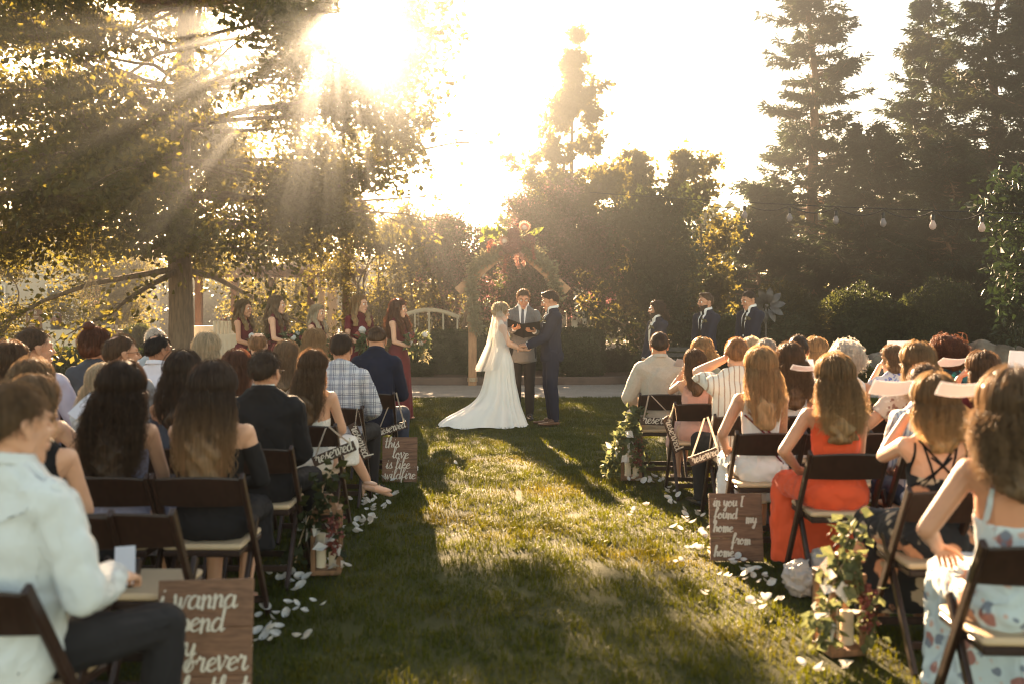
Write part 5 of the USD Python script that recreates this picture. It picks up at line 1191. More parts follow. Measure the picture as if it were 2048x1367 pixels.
# ------------------------------------------------------------------ the wedding party
def fab(name, col, var=.08, sc=8, bump=.4, b=24, rough=.75, sheen=None, **k): return mat('cloth_' + name, col, rough, var, sc, bump, b, spec=.2 if max(col) > .1 else .1, sheen=(.1 if max(col) > .2 else .0) if sheen is None else sheen, **k)
def stripes(name, a, b, n, width=.5, axis='x', rough=.75, a2=None):
    k = 'stripe_' + name
    if k in mats: return mats[k]
    nodes = {'g': ('texture_coordinate', {}), 's': ('separate_xyz', {}), 'm': ('math', {'math_type': 'multiply', 'value2': float(n)}), 'f': ('math', {'math_type': 'fraction'}), 'l': ('math', {'math_type': 'less_than', 'value2': float(width)}),
             'c': ('mix_color', {'blend_type': 'mix', 'a': a, 'b': b}), 'p': ('principled_bsdf', {'roughness': float(rough), 'specular_ior_level': .2, 'sheen_weight': .15})}
    L = [('g.object', 's.vector'), ('s.' + axis, 'm.value1'), ('m.value', 'f.value1'), ('f.value', 'l.value1'), ('l.value', 'c.fac'), ('c.result', 'p.base_color')]
    mats[k] = usdkit.material(stage, '/World/Looks/' + k, nodes, L, surface='p.BSDF'); return mats[k]
def plaid(name, a, b, c, n):
    k = 'plaid_' + name
    nodes = {'g': ('texture_coordinate', {}), 's': ('separate_xyz', {}), 'p': ('principled_bsdf', {'roughness': .8, 'specular_ior_level': .2})}; L = [('g.object', 's.vector')]; prev = None
    nodes['base'] = ('color', {'value': a}); prev = 'base.color'
    for i, (ax, off, w, col) in enumerate((('x', 0, .3, b), ('z', 0, .3, b), ('x', .6, .07, c), ('z', .6, .07, c), ('x', .42, .05, c), ('z', .42, .05, c))):
        nodes[f'm{i}'] = ('math', {'math_type': 'multiply_add', 'value2': float(n), 'value3': 50 + off}); nodes[f'f{i}'] = ('math', {'math_type': 'fraction'}); nodes[f'l{i}'] = ('math', {'math_type': 'less_than', 'value2': w}); nodes[f'k{i}'] = ('math', {'math_type': 'multiply', 'value2': .55 if i < 2 else .8}); nodes[f'c{i}'] = ('mix_color', {'blend_type': 'mix', 'b': col})
        L += [(f's.{ax}', f'm{i}.value1'), (f'm{i}.value', f'f{i}.value1'), (f'f{i}.value', f'l{i}.value1'), (f'l{i}.value', f'k{i}.value1'), (f'k{i}.value', f'c{i}.fac'), (prev, f'c{i}.a')]; prev = f'c{i}.result'
    L.append((prev, 'p.base_color')); mats[k] = usdkit.material(stage, '/World/Looks/' + k, nodes, L, surface='p.BSDF'); return mats[k]
def floral(name, ground_, cols, scale=9, size=.33):
    k = 'floral_' + name
    if k in mats: return mats[k]
    nodes = {'g': ('texture_coordinate', {}), 'w': ('noise_texture', {'scale': 14.0}), 'wm': ('vector_math', {'vector_math_type': 'add'}) if 0 else ('mix_vector', {'fac': .06}), 'p': ('principled_bsdf', {'roughness': .8, 'specular_ior_level': .2, 'sheen_weight': .1}), 'base': ('color', {'value': ground_})}
    L = [('g.object', 'w.vector'), ('g.object', 'wm.a'), ('w.color', 'wm.b')]; prev = 'base.color'
    for i, c in enumerate(cols):
        nodes[f'v{i}'] = ('voronoi_texture', {'scale': scale * (1 + .35 * i), 'randomness': 1.0}); nodes[f'r{i}'] = ('rgb_ramp', {'ramp': [(0, (1, 1, 1)), (size * (1 - .18 * i), (1, 1, 1)), (size * (1 - .18 * i) + .06, (0, 0, 0)), (1, (0, 0, 0))]}); nodes[f'c{i}'] = ('mix_color', {'blend_type': 'mix', 'b': c})
        nodes[f'o{i}'] = ('mapping', {'mapping_type': 'point', 'location': (.37 * i, .71 * i, .13 * i)})
        L += [('wm.result', f'o{i}.vector'), (f'o{i}.vector', f'v{i}.vector'), (f'v{i}.distance', f'r{i}.fac'), (f'r{i}.color', f'c{i}.fac'), (prev, f'c{i}.a')]; prev = f'c{i}.result'
    L.append((prev, 'p.base_color')); mats[k] = usdkit.material(stage, '/World/Looks/' + k, nodes, L, surface='p.BSDF'); return mats[k]

navy = fab('navy', (.012, .014, .027)); charcoal = fab('charcoal', (.022, .02, .021)); blackc = fab('black', (.012, .011, .012)); white = fab('white', (.66, .63, .60)); offw = fab('cream', (.62, .55, .46))
burgundy = fab('burgundy', (.105, .014, .018), .15); tweed = fab('tweed', (.12, .112, .108), .45, 160, .4, 220); tieg = fab('tie_grey', (.10, .10, .11)); brownshoe = mat('shoe_brown', (.10, .045, .022), .35, .2, 20); blackshoe = mat('shoe_black', (.012, .011, .01), .3, .1, 20)
satin = mat('bridal_satin', (.72, .65, .58), .5, .03, 4, .05, 60, spec=.35, sheen=.25); lace = mat('lace', (.70, .64, .57), .8, .12, 70, .5, 160)
veilm = usdkit.material(stage, '/World/Looks/veil_tulle', {'t': ('transparent_bsdf', {'color': (1, 1, 1)}), 'd': ('diffuse_bsdf', {'color': (.8, .76, .7)}), 'l': ('translucent_bsdf', {'color': (.8, .76, .7)}), 'm1': ('mix_closure', {'fac': .5}), 'm2': ('mix_closure', {'fac': .42})},
    [('d.BSDF', 'm1.closure1'), ('l.BSDF', 'm1.closure2'), ('t.BSDF', 'm2.closure1'), ('m1.closure', 'm2.closure2')], surface='m2.closure')
CY = 13.55
def L2(X, Y, rz, w):   # world point to the frame of a person to be placed there, before scaling
    d = np.array(w, float) - np.array([X, Y, 0]); return tuple(rotm('z', -rz) @ d)
hands_at = (.175, CY - .05, 1.06)
# bride
bX, bY, bR = at(1001, CY), CY, -72
k_ = 1.0
b = make_person('bride in white gown and long veil holding the hands of the groom', bX, bY, 1.66, True, False, bR, 'fair', yaw=4, pitch=6, wr=L2(bX, bY, bR, (hands_at[0] - .03, hands_at[1] - .06, hands_at[2] - .0)), wl=L2(bX, bY, bR, (hands_at[0] - .03, hands_at[1] + .05, hands_at[2])), hr=((.2, 1, -.1), (-.3, 0, 1)), hl=((.1, 1, -.1), (.3, 0, 1)), face=True, L=.02, curl=.6)
tank(b, lace, .007, 'vneck', 'bodice'); brows(b, mat('brow_blonde', (.2, .12, .06), .7))
n = 120; a = np.linspace(0, 2 * np.pi, n + 1); rows = []; w = b.J['waist']
for t in np.linspace(0, 1, 34):
    z = w[2] + .02 - (w[2] + .0) * t; q = sm(np.array(t), .45, 1.0)
    rx = np.interp(t, [0, .2, .45, .75, 1], [.135, .215, .245, .33, .47]); ry = np.interp(t, [0, .2, .45, .75, 1], [.105, .175, .205, .27, .36])
    back = np.clip(-np.sin(a), 0, 1) ** 1.5; pl = 1 + t * (.07 * np.sin(a * 17 + 2.2 * np.sin(a * 3)) + .03 * np.sin(a * 7 + 1.3)) 
    x = rx * np.cos(a) * pl; y = ry * np.sin(a) * pl - back * (.46 * q ** 2.4 + .05 * t)
    zz = z + .014 * t * np.sin(a * 9); zz = np.maximum(zz, .006 + .012 * (np.sin(a * 17) > .2)); rows.append(np.stack([x, y, zz], 1))
skm = obj('gown_skirt', grid(np.array(rows)[::-1]), satin, b.root, True)
bt = catmull([V(-.135, 0, 0), V(-.05, .10, 0), V(.05, .10, 0), V(.135, 0, 0), V(.05, -.10, 0), V(-.05, -.10, 0), V(-.135, 0, 0)], 6) + w + V(0, 0, .02); obj('waist_band', grid(np.stack([bt - V(0, 0, .012), bt * V(1.04, 1.04, 1) - V(0, 0, .0), bt + V(0, 0, .014)])), satin, b.root, True)
hair(b, 'updo', 'pale', .2, 900)
hd = b.J['head']; P = []; rg = np.random.default_rng(8)
for i, s in enumerate(np.linspace(0, 1, 34)):
    z = hd[2] + .085 - s * (hd[2] - .72); wv = np.interp(s, [0, .1, .35, 1], [.05, .12, .24, .40]); row = []
    for j, q in enumerate(np.linspace(-1, 1, 49)):
        fold = .03 * s ** .6 * math.sin(q * 16 + 2 * math.sin(q * 4)) + .015 * math.sin(q * 37 + s * 2) * s
        yb = hd[1] - .085 - np.interp(s, [0, .06, .2, .6, 1], [-.03, .03, .045, .10, .24]) + .16 * q * q * (1 - .3 * s) * min(1, s * 4 + .2) + fold
        row.append(V(wv * q + .3 * fold, yb, z - .05 * (1 - abs(q)) * s))
    P.append(row)
obj('veil', grid(np.array(P)), veilm, b.root, True)
obj('hair_comb', leaves(np.repeat((hd + b.R @ V(0, -.075, .09))[None], 22, 0) + rg.normal(size=(22, 3)) * V(.03, .008, .012), .035, .012, rg), lace, b.root, kind='stuff')
# groom
gX, gY, gR = at(1104, CY), CY + .05, 103
g = make_person('groom in dark navy suit and brown shoes facing the bride', gX, gY, 1.82, False, False, gR, 'mid', yaw=-12, pitch=14, wr=L2(gX, gY, gR, (hands_at[0] + .06, hands_at[1] + .06, hands_at[2] + .0)), wl=L2(gX, gY, gR, (hands_at[0] + .05, hands_at[1] - .06, hands_at[2] - .02)), hr=((-.1, 1, -.15), (.3, 0, -1)), hl=((.1, 1, -.15), (-.3, 0, -1)), face=True, L=.022, curl=.6, pole_r=(.4, -.8, -.6), pole_l=(-.4, -.8, -.6))
suit(g, navy, None, white, navy); trousers(g, navy, brownshoe); hair(g, 'swept', 'dark', n=900); brows(g, mat('brow_dark', (.03, .018, .012), .8))
obj('pocket_square', box(g.J['chest'] + V(-.085, g.g['chest'][1] + .012, .02), (.05, .02, .012), None, .003), white, g.root)
# officiant
oX, oY = at(1046, 14.25), 14.25
o = make_person('officiant in grey tweed jacket reading from an open black folder', oX, oY, 1.86, False, False, 176, 'mid', yaw=8, pitch=18, wr=(.10, .30, 1.22), wl=(-.17, .28, 1.19), hr=((-.5, .7, .1), (0, -.2, 1)), hl=((.6, .7, 0), (0, -.2, 1)), face=True, L=.022, wide=1.06)
suit(o, tweed, None, white, tieg, .16, False); trousers(o, blackc, blackshoe); hair(o, 'short', 'brown', n=800); brows(o, mats['brow_dark'])
fo = thing('black_folder', 'open black folder with white pages held by the officiant', 'folder', (oX - .0, oY - .36, 1.27), 176, None, tilt=38)
obj('cover', bar((-.02, 0, 0), (.24, 0, .10), .33, .008, (0, 1, 0)) if 0 else box((.11, 0, .05), (.25, .32, .008), rotm('y', -24), .002), blackc, fo); obj('cover', box((-.12, 0, .03), (.25, .32, .008), rotm('y', 10), .002), blackc, fo)
obj('page', box((.112, .0, .0575), (.225, .29, .004), rotm('y', -24)), paper, fo); obj('page', box((-.12, 0, .0375), (.225, .29, .004), rotm('y', 10)), paper, fo)

# bridesmaids
def bouquet(label, X, Y, Z, r, seed):
    t = thing('bouquet', label, 'bouquet', (X, Y, Z)); rng = np.random.default_rng(seed)
    for i in range(9):
        c = rng.normal(size=3) * V(.5, .4, .35) * r + V(0, -.02, .05); S = trimesh.creation.icosphere(2, 1.0); u = S.vertices * (.038 * rng.uniform(.8, 1.3) * (1 + .35 * (meshkit.noise(S.vertices * 5 + i) - .5)))[:, None]
        obj('flower', (u + c, S.faces), (petalm, blush, burg, petalm, coral)[i % 5], t)
    n_ = 150; d = rng.normal(size=(n_, 3)); d /= np.linalg.norm(d, axis=1, keepdims=True); obj('leaves', leaves(d * r * rng.uniform(.3, .95, (n_, 1)) * V(1.2, .8, 1.0), .11, .026, rng, d, .6), leaf_euc, t, kind='stuff')
    n_ = 60; q = rng.random(n_); obj('trailing_greenery', leaves(np.stack([r * .8 * q + rng.normal(size=n_) * .03, rng.normal(size=n_) * .04, -r * 1.6 * q], 1), .10, .016, rng), leaf_gar, t, kind='stuff'); obj('stems', tube(np.array([(0, 0, 0), (-.03, .04, -.2)]), .025, 8), leaf_dark, t, True)
BM = [(487, 598, 'brown', 'bridesmaid at the left end, brown hair with blonde ends, deep V burgundy dress', 'vneck', -108, 'mid', .3, .02, 'mixblonde'), (553, 590, 'lightbrown', 'bridesmaid with long wavy light brown hair, second from the left', 'tank', -100, 'fair', .36, .022, 'lightbrown'),
      (634, 608, 'blonde', 'shorter bridesmaid with straight blonde hair, half hidden behind guests', 'vneck', -112, 'fair', .2, .008, 'pale'), (718, 588, 'blonde', 'smiling blonde bridesmaid in wide-shouldered burgundy dress', 'cap', -148, 'fair', .24, .016, 'blonde'), (796, 598, 'dark', 'bridesmaid with long curly dark hair beside the lawn edge, holding white flowers', 'vneck', -112, 'fair', .36, .024, 'redbrown')]
for i, (px_, py_, hc, lab, cut, rz, tone, hl_, wv_, hc2) in enumerate(BM):
    Y = 14.25 + .1 * (4 - i); X = at(px_, Y); tp = zat(py_, Y)
    q = make_person(lab, X, Y, tp - .012, True, False, rz, tone, yaw=(6, 10, 4, 34, 12)[i], pitch=2, wr=(.07, .23, 1.04), wl=(-.05, .25, 1.02), face=True, L=.026, curl=.7, group=None)
    if cut == 'cap': shirt(q, burgundy, .28, .01, 'dress_top')
    else: tank(q, burgundy, .008, 'vneck' if cut == 'vneck' else 'tank', 'dress_top')
    skirt(q, burgundy); hair(q, 'curly' if i == 4 else 'long', hc2, hl_, 600, wave=wv_, front=True, volume=1.0); brows(q, mat('brow_brown', (.09, .05, .025), .8))
    hx_ = X + float((rotm('z', rz) @ V(0, .28, 0))[0]); hy_ = Y + float((rotm('z', rz) @ V(0, .28, 0))[1])
    bouquet(['bouquet held by the bridesmaid at the left end', 'bouquet held by the second bridesmaid from the left', 'bouquet held by the shorter blonde bridesmaid', 'bouquet of pale flowers held by the smiling blonde bridesmaid', 'large bouquet of white and pink flowers held by the dark curly-haired bridesmaid'][i], hx_ + .03, hy_ - .06, (1.07 if i < 4 else 1.1) * tp / 1.72, .15, 110 + i)
# groomsmen
for i, (px_, py_, st, hc, lab, rz) in enumerate([(1314, 601, 'curly', 'dark', 'groomsman with long curly dark hair and beard, nearest the couple', 112), (1412, 585, 'swept', 'brown', 'groomsman with swept-up hair and trimmed beard, middle of the three', 128), (1500, 580, 'short', 'dark', 'clean-shaven groomsman looking down, before the metal flower', 124)]):
    Y = 14.3; q = make_person(lab, at(px_, Y), Y, zat(py_, Y) - .012, False, False, rz, 'tan' if i == 0 else 'mid', yaw=(-14, -18, -8)[i], pitch=(0, -2, 16)[i], wr=(.05, .20, .88), wl=(-.05, .22, .87), face=True, L=.026)
    suit(q, navy, None, white, blackc if i else offw); trousers(q, navy, brownshoe); hair(q, st, hc, .16, 700, volume=.7, width=.9); brows(q, mats['brow_dark'])
    if i < 2:
        hv, hf = head_vf(True, False); Hm = man(hv * V(1.06, 1.07, 1.04), hf) ^ Manifold.hull_points(np.vstack([V(x, y, z)[None] for x in (-.1, .1) for y, z in ((.0, -.03), (.02, -.2), (.2, -.2), (.2, -.075), (.03, -.03))])); v, f = arr(Hm); obj('beard', (v @ q.R.T + q.J['head'], f), mat('beard_dark', (.035, .02, .013), .85, .3, 60, .8, 200), q.root, True)

# ------------------------------------------------------------------ seated guests
ROW = {'L7': 3.05, 'L6': 4.05, 'L5': 4.9, 'L4': 5.85, 'L3': 6.95, 'L2': 8.15, 'L1': 9.5, 'R1': 9.4, 'R2': 8.5, 'R3': 7.55, 'R4': 6.55, 'R5': 5.65, 'R6': 4.55, 'R7': 3.55}
def guest(row, px_, py_, label, fem=True, chair_of=None, cx_=None, **k):
    Y = ROW[row]; X = at(px_, Y - .05)
    near = Y < 6.6
    k.setdefault('wide', 1.0)
    if chair_of: chair(X if cx_ is None else at(cx_, Y - .25), Y, 'folding chair under the ' + chair_of, k.get('rotz', 0) * .3)
    return make_person(label, X, Y - .03, zat(py_, Y - .05) - .008, fem, True, L=.019 if near else .027, **k)
NS = lambda row: 1100 if ROW[row] < 5 else 850 if ROW[row] < 7 else 560
denim = fab('denim', (.035, .045, .075)); khaki = fab('khaki', (.3, .24, .17))
def off_sleeves(p, m, t, upto):
    for k in 'RL':
        d = unit(p.J['el' + k] - p.J['sh' + k]); cloth(p, 'sleeve', arm_m(p, k, .012, upto).trim_by_plane(tuple(d), float(d @ (p.J['sh' + k] * (1 - t) + p.J['el' + k] * t))), m, .006)
# --- left block
p = guest('L7', 18, 764, 'man in pale blue dress shirt, nearest at the left edge', False, 'man in the pale blue shirt', rotz=-26, yaw=-6, tone='fair', legs='wide', wr=(.14, .26, .72), wl=(-.1, .28, .68), wide=1.14, hr=((-.3, 1, -.1), (-.3, 0, -1)))
shirt(p, fab('pale_blue', (.57, .59, .58), .05), 1.0, .016, 'shirt', collar=mats['cloth_pale_blue'], amp=.014, loose=.022); trousers(p, charcoal, blackshoe); hair(p, 'short', 'lightbrown', n=2200)
t = thing('paper_programme', 'folded white programme in the hand of the man in pale blue', 'programme', (at(243, 3.55), 3.58, zat(1160, 3.55)), 20, None, tilt=-38); obj('sheet', box((0, 0, .05), (.07, .003, .15)), paper, t)
p = guest('L6', 62, 750, 'bare-shouldered woman mostly hidden behind the man in pale blue', True, 'bare-shouldered woman behind the man in pale blue', tone='fair'); tank(p, blackc); skirt(p, blackc, .5); hair(p, 'bob', 'lightbrown', .12, 600)
chair(at(272, 4.0), 4.08, 'empty folding chair with tan seat pad behind the ombre-haired woman'); 
p = guest('L5', 422, 727, 'woman with long dark-to-blonde hair and bare shoulders in black', True, 'woman with long dark-to-blonde hair', tone='fair', legs='tucked', wr=(.12, .24, .70), wide=1.22); tank(p, blackc, cut='strapless'); off_sleeves(p, blackc, .28, 1.0); skirt(p, blackc, .45); hair(p, 'long', 'ombre', .42, 1700, 1.3, wave=.010, puff=1.2); shoes_(p, mat('shoe_tan', (.3, .17, .09), .4, .1, 20))
p = guest('L5', 240, 726, 'woman with very long wavy dark hair in lavender dress', True, 'woman with very long wavy dark hair', tone='fair'); tank(p, fab('lavender', (.22, .21, .30)), cut='tank'); skirt(p, mats['cloth_lavender'], .5); hair(p, 'curly', 'dark', .43, 1700, 1.3, wave=.018, volume=.8, puff=1.1)
p = guest('L5', 58, 718, 'woman with sunlit light brown hair and pink patterned skirt at the left edge', True, 'woman with the pink patterned skirt', tone='fair', wr=(.20, .22, .72), pole_r=(.9, -.3, -.4)); tank(p, floral('pink', (.45, .12, .15), [(.6, .4, .35), (.25, .05, .07)], 22)); skirt(p, mats['floral_pink'], .6); hair(p, 'bob', 'lightbrown', .12, 900)
t = thing('paper_programme', 'folded white programme held by the woman in the pink patterned skirt', 'programme', (at(158, 5.5), 5.55, zat(812, 5.5)), -20, None, tilt=-40, tilty=25); obj('sheet', box((0, 0, .0), (.09, .003, .16)), paper, t)
p = guest('L4', 527, 700, 'dark-haired man with glasses in black suit at a row end', False, 'man with glasses in the black suit', yaw=-12, tone='mid', wide=1.1, legs='wide'); shirt(p, blackc, 1.0, .02, 'jacket', collar=blackc, amp=.01, loose=.022); nk = p.J['neck']; obj('shirt_collar', tube(np.array([nk + p.u * .03, nk + p.u * .075]), p.g['neck'] + .012, 14, False), white, p.root, True); trousers(p, blackc, blackshoe); hair(p, 'short', 'dark', n=1200); glasses(p)
p = guest('L4', 362, 702, 'dark-haired woman in grey off-shoulder dress with silver trim', True, 'woman in the grey off-shoulder dress', tone='mid', yaw=-15); tank(p, fab('slate', (.07, .075, .10)), cut='strapless'); off_sleeves(p, mats['cloth_slate'], .2, .6); skirt(p, mats['cloth_slate'], .6); hair(p, 'long', 'dark', .27, 800, .95)
p = guest('L4', 203, 727, 'woman with pale blonde hair behind the long wavy dark hair', True, 'pale blonde woman behind the wavy dark hair', tone='fair'); shirt(p, fab('ice', (.5, .52, .56)), .4); skirt(p, mats['cloth_ice'], .5); hair(p, 'long', 'pale', .22, 800)
p = guest('L4', 12, 684, 'brown-haired woman at the left edge behind the lavender-shirted man', True, 'brown-haired woman at the left edge', tone='fair', yaw=-10); shirt(p, fab('rose', (.4, .2, .2)), .3); skirt(p, mats['cloth_rose'], .5); hair(p, 'long', 'brown', .2, 800)
p = guest('L3', 625, 699, 'woman with long brown hair, thin straps and high heels at a row end', True, 'woman in high heels at the row end', tone='fair', legs='aisle', rotz=-8, wr=(.1, .28, .68)); p.root
tank(p, lace, cut='lowback'); straps(p, white, [((-.075, .13), (-.05, -.12)), ((.075, .13), (.05, -.12))], .012); skirt(p, lace, .15); hair(p, 'long', 'brown', .36, 1000, .95, wave=.016); 
shoes_(p, mat('shoe_nude', (.42, .25, .17), .3, .06, 20), True)
p = guest('L3', 472, 700, 'woman with straight auburn-brown hair', True, 'woman with straight auburn-brown hair', tone='fair'); shirt(p, fab('plum', (.1, .04, .05)), .3); skirt(p, mats['cloth_plum'], .5); hair(p, 'long', 'redbrown', .3, 700)
p = guest('L3', 238, 668, 'balding man with glasses looking right', False, 'balding man with glasses', tone='mid', yaw=-48, pitch=-4); shirt(p, fab('grey', (.2, .19, .19)), 1.0, collar=mats['cloth_grey']); trousers(p, charcoal, blackshoe); hair(p, 'balding', 'brown', n=900, volume=1.4); glasses(p)
p = guest('L3', 62, 648, 'man in lavender shirt with short brown hair looking right', False, 'man in the lavender shirt', tone='mid', yaw=-42, wide=1.05, wr=(.16, .28, .70)); shirt(p, fab('lilac', (.46, .40, .48), .05), 1.0, collar=mats['cloth_lilac'], amp=.01); trousers(p, charcoal, blackshoe); hair(p, 'short', 'brown', n=900)
p = guest('L2', 680, 665, 'dark-haired man in blue and white plaid shirt', False, 'man in the plaid shirt', tone='mid', lean=4, yaw=-6, legs='wide', wide=1.05, wr=(.16, .30, .68)); shirt(p, plaid('blue', (.5, .49, .50), (.16, .17, .23), (.05, .05, .09), 13), 1.0, .016, collar=None, amp=.012, loose=.02); trousers(p, charcoal, blackshoe); hair(p, 'short', 'dark', n=800)
p = guest('L2', 570, 682, 'light-brown-haired woman in cream dress with a thin strap', True, 'light-brown-haired woman in cream', tone='fair', yaw=-15); tank(p, offw); skirt(p, offw, .5); hair(p, 'long', 'lightbrown', .22, 600)
p = guest('L2', 412, 666, 'woman with bright white-blonde hair before the thick trunk', True, 'woman with white-blonde hair', tone='fair'); shirt(p, fab('stone', (.3, .27, .24)), .6); skirt(p, mats['cloth_stone'], .6); hair(p, 'bob', 'pale', .16, 800, 1.2)
p = guest('L2', 312, 668, 'dark-haired man with a bald spot and glasses in white shirt', False, 'dark-haired man in the white shirt', tone='tan', yaw=-35); shirt(p, fab('white_lilac', (.60, .57, .62), .05), 1.0, collar=mats['cloth_white_lilac'], amp=.012); trousers(p, charcoal, blackshoe); hair(p, 'balding', 'black', n=900); glasses(p)
p = guest('L2', 186, 656, 'dark-haired person with a top bun in slate grey tee', True, 'person with the top bun', tone='mid', yaw=-25); shirt(p, fab('slate_tee', (.055, .055, .065)), .4); trousers(p, charcoal, blackshoe); hair(p, 'bun', 'redbrown', n=600)
p = guest('L1', 748, 653, 'man in dark navy jacket bent over reading at the front row end', False, 'man bent over in the navy jacket', tone='mid', lean=14, pitch=22, legs='wide', wr=(.08, .40, .72), wl=(-.05, .42, .70)); shirt(p, navy, 1.0, .02, 'jacket', collar=navy, amp=.01, loose=.02); trousers(p, fab('slate_trouser', (.04, .045, .065)), brownshoe); hair(p, 'crew', 'brown', n=900)
p = guest('L1', 628, 658, 'straight blonde-haired woman in the front row', True, 'straight blonde-haired woman in front', tone='fair'); shirt(p, fab('beige', (.4, .32, .26)), .5); skirt(p, mats['cloth_beige'], .6); hair(p, 'long', 'blonde', .2, 700)
p = guest('L1', 515, 663, 'older strawberry-blond person with thinning hair in the front row', False, 'older strawberry-blond person', tone='fair'); shirt(p, fab('tan', (.34, .26, .2)), 1.0); trousers(p, khaki, brownshoe); hair(p, 'bald', 'ginger', n=900, volume=1.2)
p = guest('L1', 310, 656, 'white-haired man with glasses in the front row by the trunk', False, 'white-haired man by the trunk', tone='fair', yaw=30); shirt(p, fab('steel', (.3, .31, .33)), 1.0); trousers(p, khaki, brownshoe); hair(p, 'short', 'white', n=700); glasses(p)
# --- right block
p = guest('R1', 1319, 663, 'man in light tan jacket with cropped hair in the front row', False, 'man in the tan jacket', tone='mid', legs='wide', wl=(-.2, .24, .66), wide=1.08); shirt(p, fab('oat', (.42, .345, .27), .08, 60), 1.0, .02, 'jacket', collar=mats['cloth_oat'], amp=.009, loose=.022); trousers(p, fab('oat_trouser', (.36, .31, .26)), brownshoe); hair(p, 'crew', 'dark', n=900)
p = guest('R1', 1405, 677, 'woman with curly golden-blonde hair in the front row', True, 'woman with curly golden hair', tone='fair'); shirt(p, fab('sage', (.2, .22, .18)), .4); skirt(p, mats['cloth_sage'], .5); hair(p, 'curly', 'blonde', .12, 800, 1.1)
p = guest('R1', 1503, 675, 'light-haired woman in front row behind the striped shirt', True, 'light-haired woman in the front row', tone='fair'); shirt(p, offw, .4); skirt(p, offw, .5); hair(p, 'bob', 'pale', .1, 600)
p = guest('R1', 1634, 675, 'blonde woman in plum top in the front row by the white shirt', True, 'blonde woman in the plum top', tone='fair', yaw=25); shirt(p, fab('grape', (.14, .05, .12)), .4); skirt(p, blackc, .5); hair(p, 'bob', 'blonde', .12, 600, 1.1)
p = guest('R2', 1391, 708, 'girl with long brown hair in pink dress holding up a programme', True, 'girl in the pink dress', tone='fair', wl=(-.08, .2, 1.12), pole_l=(-.6, .3, -1)); tank(p, fab('pink', (.58, .32, .25))); skirt(p, mats['cloth_pink'], .35); hair(p, 'long', 'brown', .24, 800, 1.0, wave=.012)
p = guest('R2', 1533, 677, 'grey-haired person behind the blonde in the white striped dress', False, 'grey-haired person', tone='fair'); shirt(p, fab('dove', (.35, .33, .32)), 1.0); trousers(p, khaki, brownshoe); hair(p, 'short', 'grey', n=500)
p = guest('R2', 1597, 669, 'man with cropped dark hair in white shirt, second right row', False, 'man with cropped hair in the white shirt', tone='tan', yaw=-10); shirt(p, white, 1.0, collar=white); trousers(p, charcoal, blackshoe); hair(p, 'crew', 'dark', n=700)
p = guest('R2', 1790, 690, 'fair-haired guest in blue and white top under a raised programme', True, 'guest in the blue and white top', tone='fair', yaw=30, wl=(-.05, .22, 1.15), pole_l=(-.4, .4, -1)); shirt(p, floral('blue', (.6, .58, .6), [(.12, .14, .4), (.25, .28, .5)], 20), .4); skirt(p, white, .5); hair(p, 'bob', 'lightbrown', .06, 500)
p = guest('R3', 1474, 674, 'man in cream striped shirt raising his hand to his face', False, 'man in the cream striped shirt', tone='fair', wl=(-.06, .13, 1.20), pole_l=(-.8, .1, -.75), hl=((.9, .3, .5), (0, -1, 0)), legs='wide', wide=1.12, yaw=-8); shirt(p, stripes('cream', (.62, .56, .48), (.34, .22, .15), 26, .22), 1.0, .016, amp=.012, loose=.024); trousers(p, charcoal, blackshoe); hair(p, 'crew', 'ginger', n=1100)
p = guest('R3', 1582, 687, 'woman with wavy brown hair in white strapless dress', True, 'woman with wavy brown hair', tone='mid'); tank(p, white, cut='strapless'); skirt(p, white, .6); hair(p, 'curly', 'brown', .30, 1000, 1.05, wave=.022, volume=.7)
p = guest('R3', 1696, 687, 'woman with curly white hair in cream lace top', True, 'woman with curly white hair', tone='mid'); tank(p, lace); skirt(p, offw, .6); hair(p, 'shortcurly', 'white', n=900, volume=1.8)
p = guest('R3', 1900, 675, 'guest with short reddish hair and glasses in teal and black top', True, 'guest in the teal and black top', tone='fair', yaw=35, wl=(-.06, .22, 1.12), pole_l=(-.4, .4, -1)); shirt(p, floral('teal', (.012, .018, .022), [(.02, .22, .18), (.02, .10, .10)], 14, .36), .4); skirt(p, blackc, .5); hair(p, 'shortcurly', 'redbrown', n=800, volume=1.0); glasses(p)
p = guest('R4', 1523, 695, 'woman with long straight blonde hair in white dress with dark red stripes', True, 'woman in the white dress with red stripes', tone='mid', wl=(-.2, .16, .66), pole_l=(-.6, -.8, -.3)); tank(p, white, .009); straps(p, fab('wine', (.16, .012, .025)), [((-.10, .02), (.13, -.20)), ((-.12, .0), (.11, -.22)), ((.02, -.2), (.15, -.34))], .012, .017); skirt(p, white, .6, o=.026); hair(p, 'long', 'blonde', .34, 1200, 1.0, wave=.005)
p = guest('R4', 1838, 685, 'woman with long blonde hair in beige floral dress, elbow bare', True, 'woman in the beige floral dress', tone='mid', wl=(-.16, .2, .85), pole_l=(-.8, -.3, -.6)); shirt(p, floral('beige', (.5, .38, .3), [(.25, .12, .09), (.6, .5, .4)], 26), .3); skirt(p, mats['floral_beige'], .6); hair(p, 'long', 'mixblonde', .24, 900)
p = guest('R4', 1968, 702, 'dark-brown-haired woman in burgundy dress shading her eyes', True, 'dark-haired woman in burgundy', tone='fair', wl=(-.06, .22, 1.15), pole_l=(-.4, .4, -1)); shirt(p, burgundy, .35); skirt(p, burgundy, .6); hair(p, 'long', 'brown', .28, 900, 1.2, wave=.012)
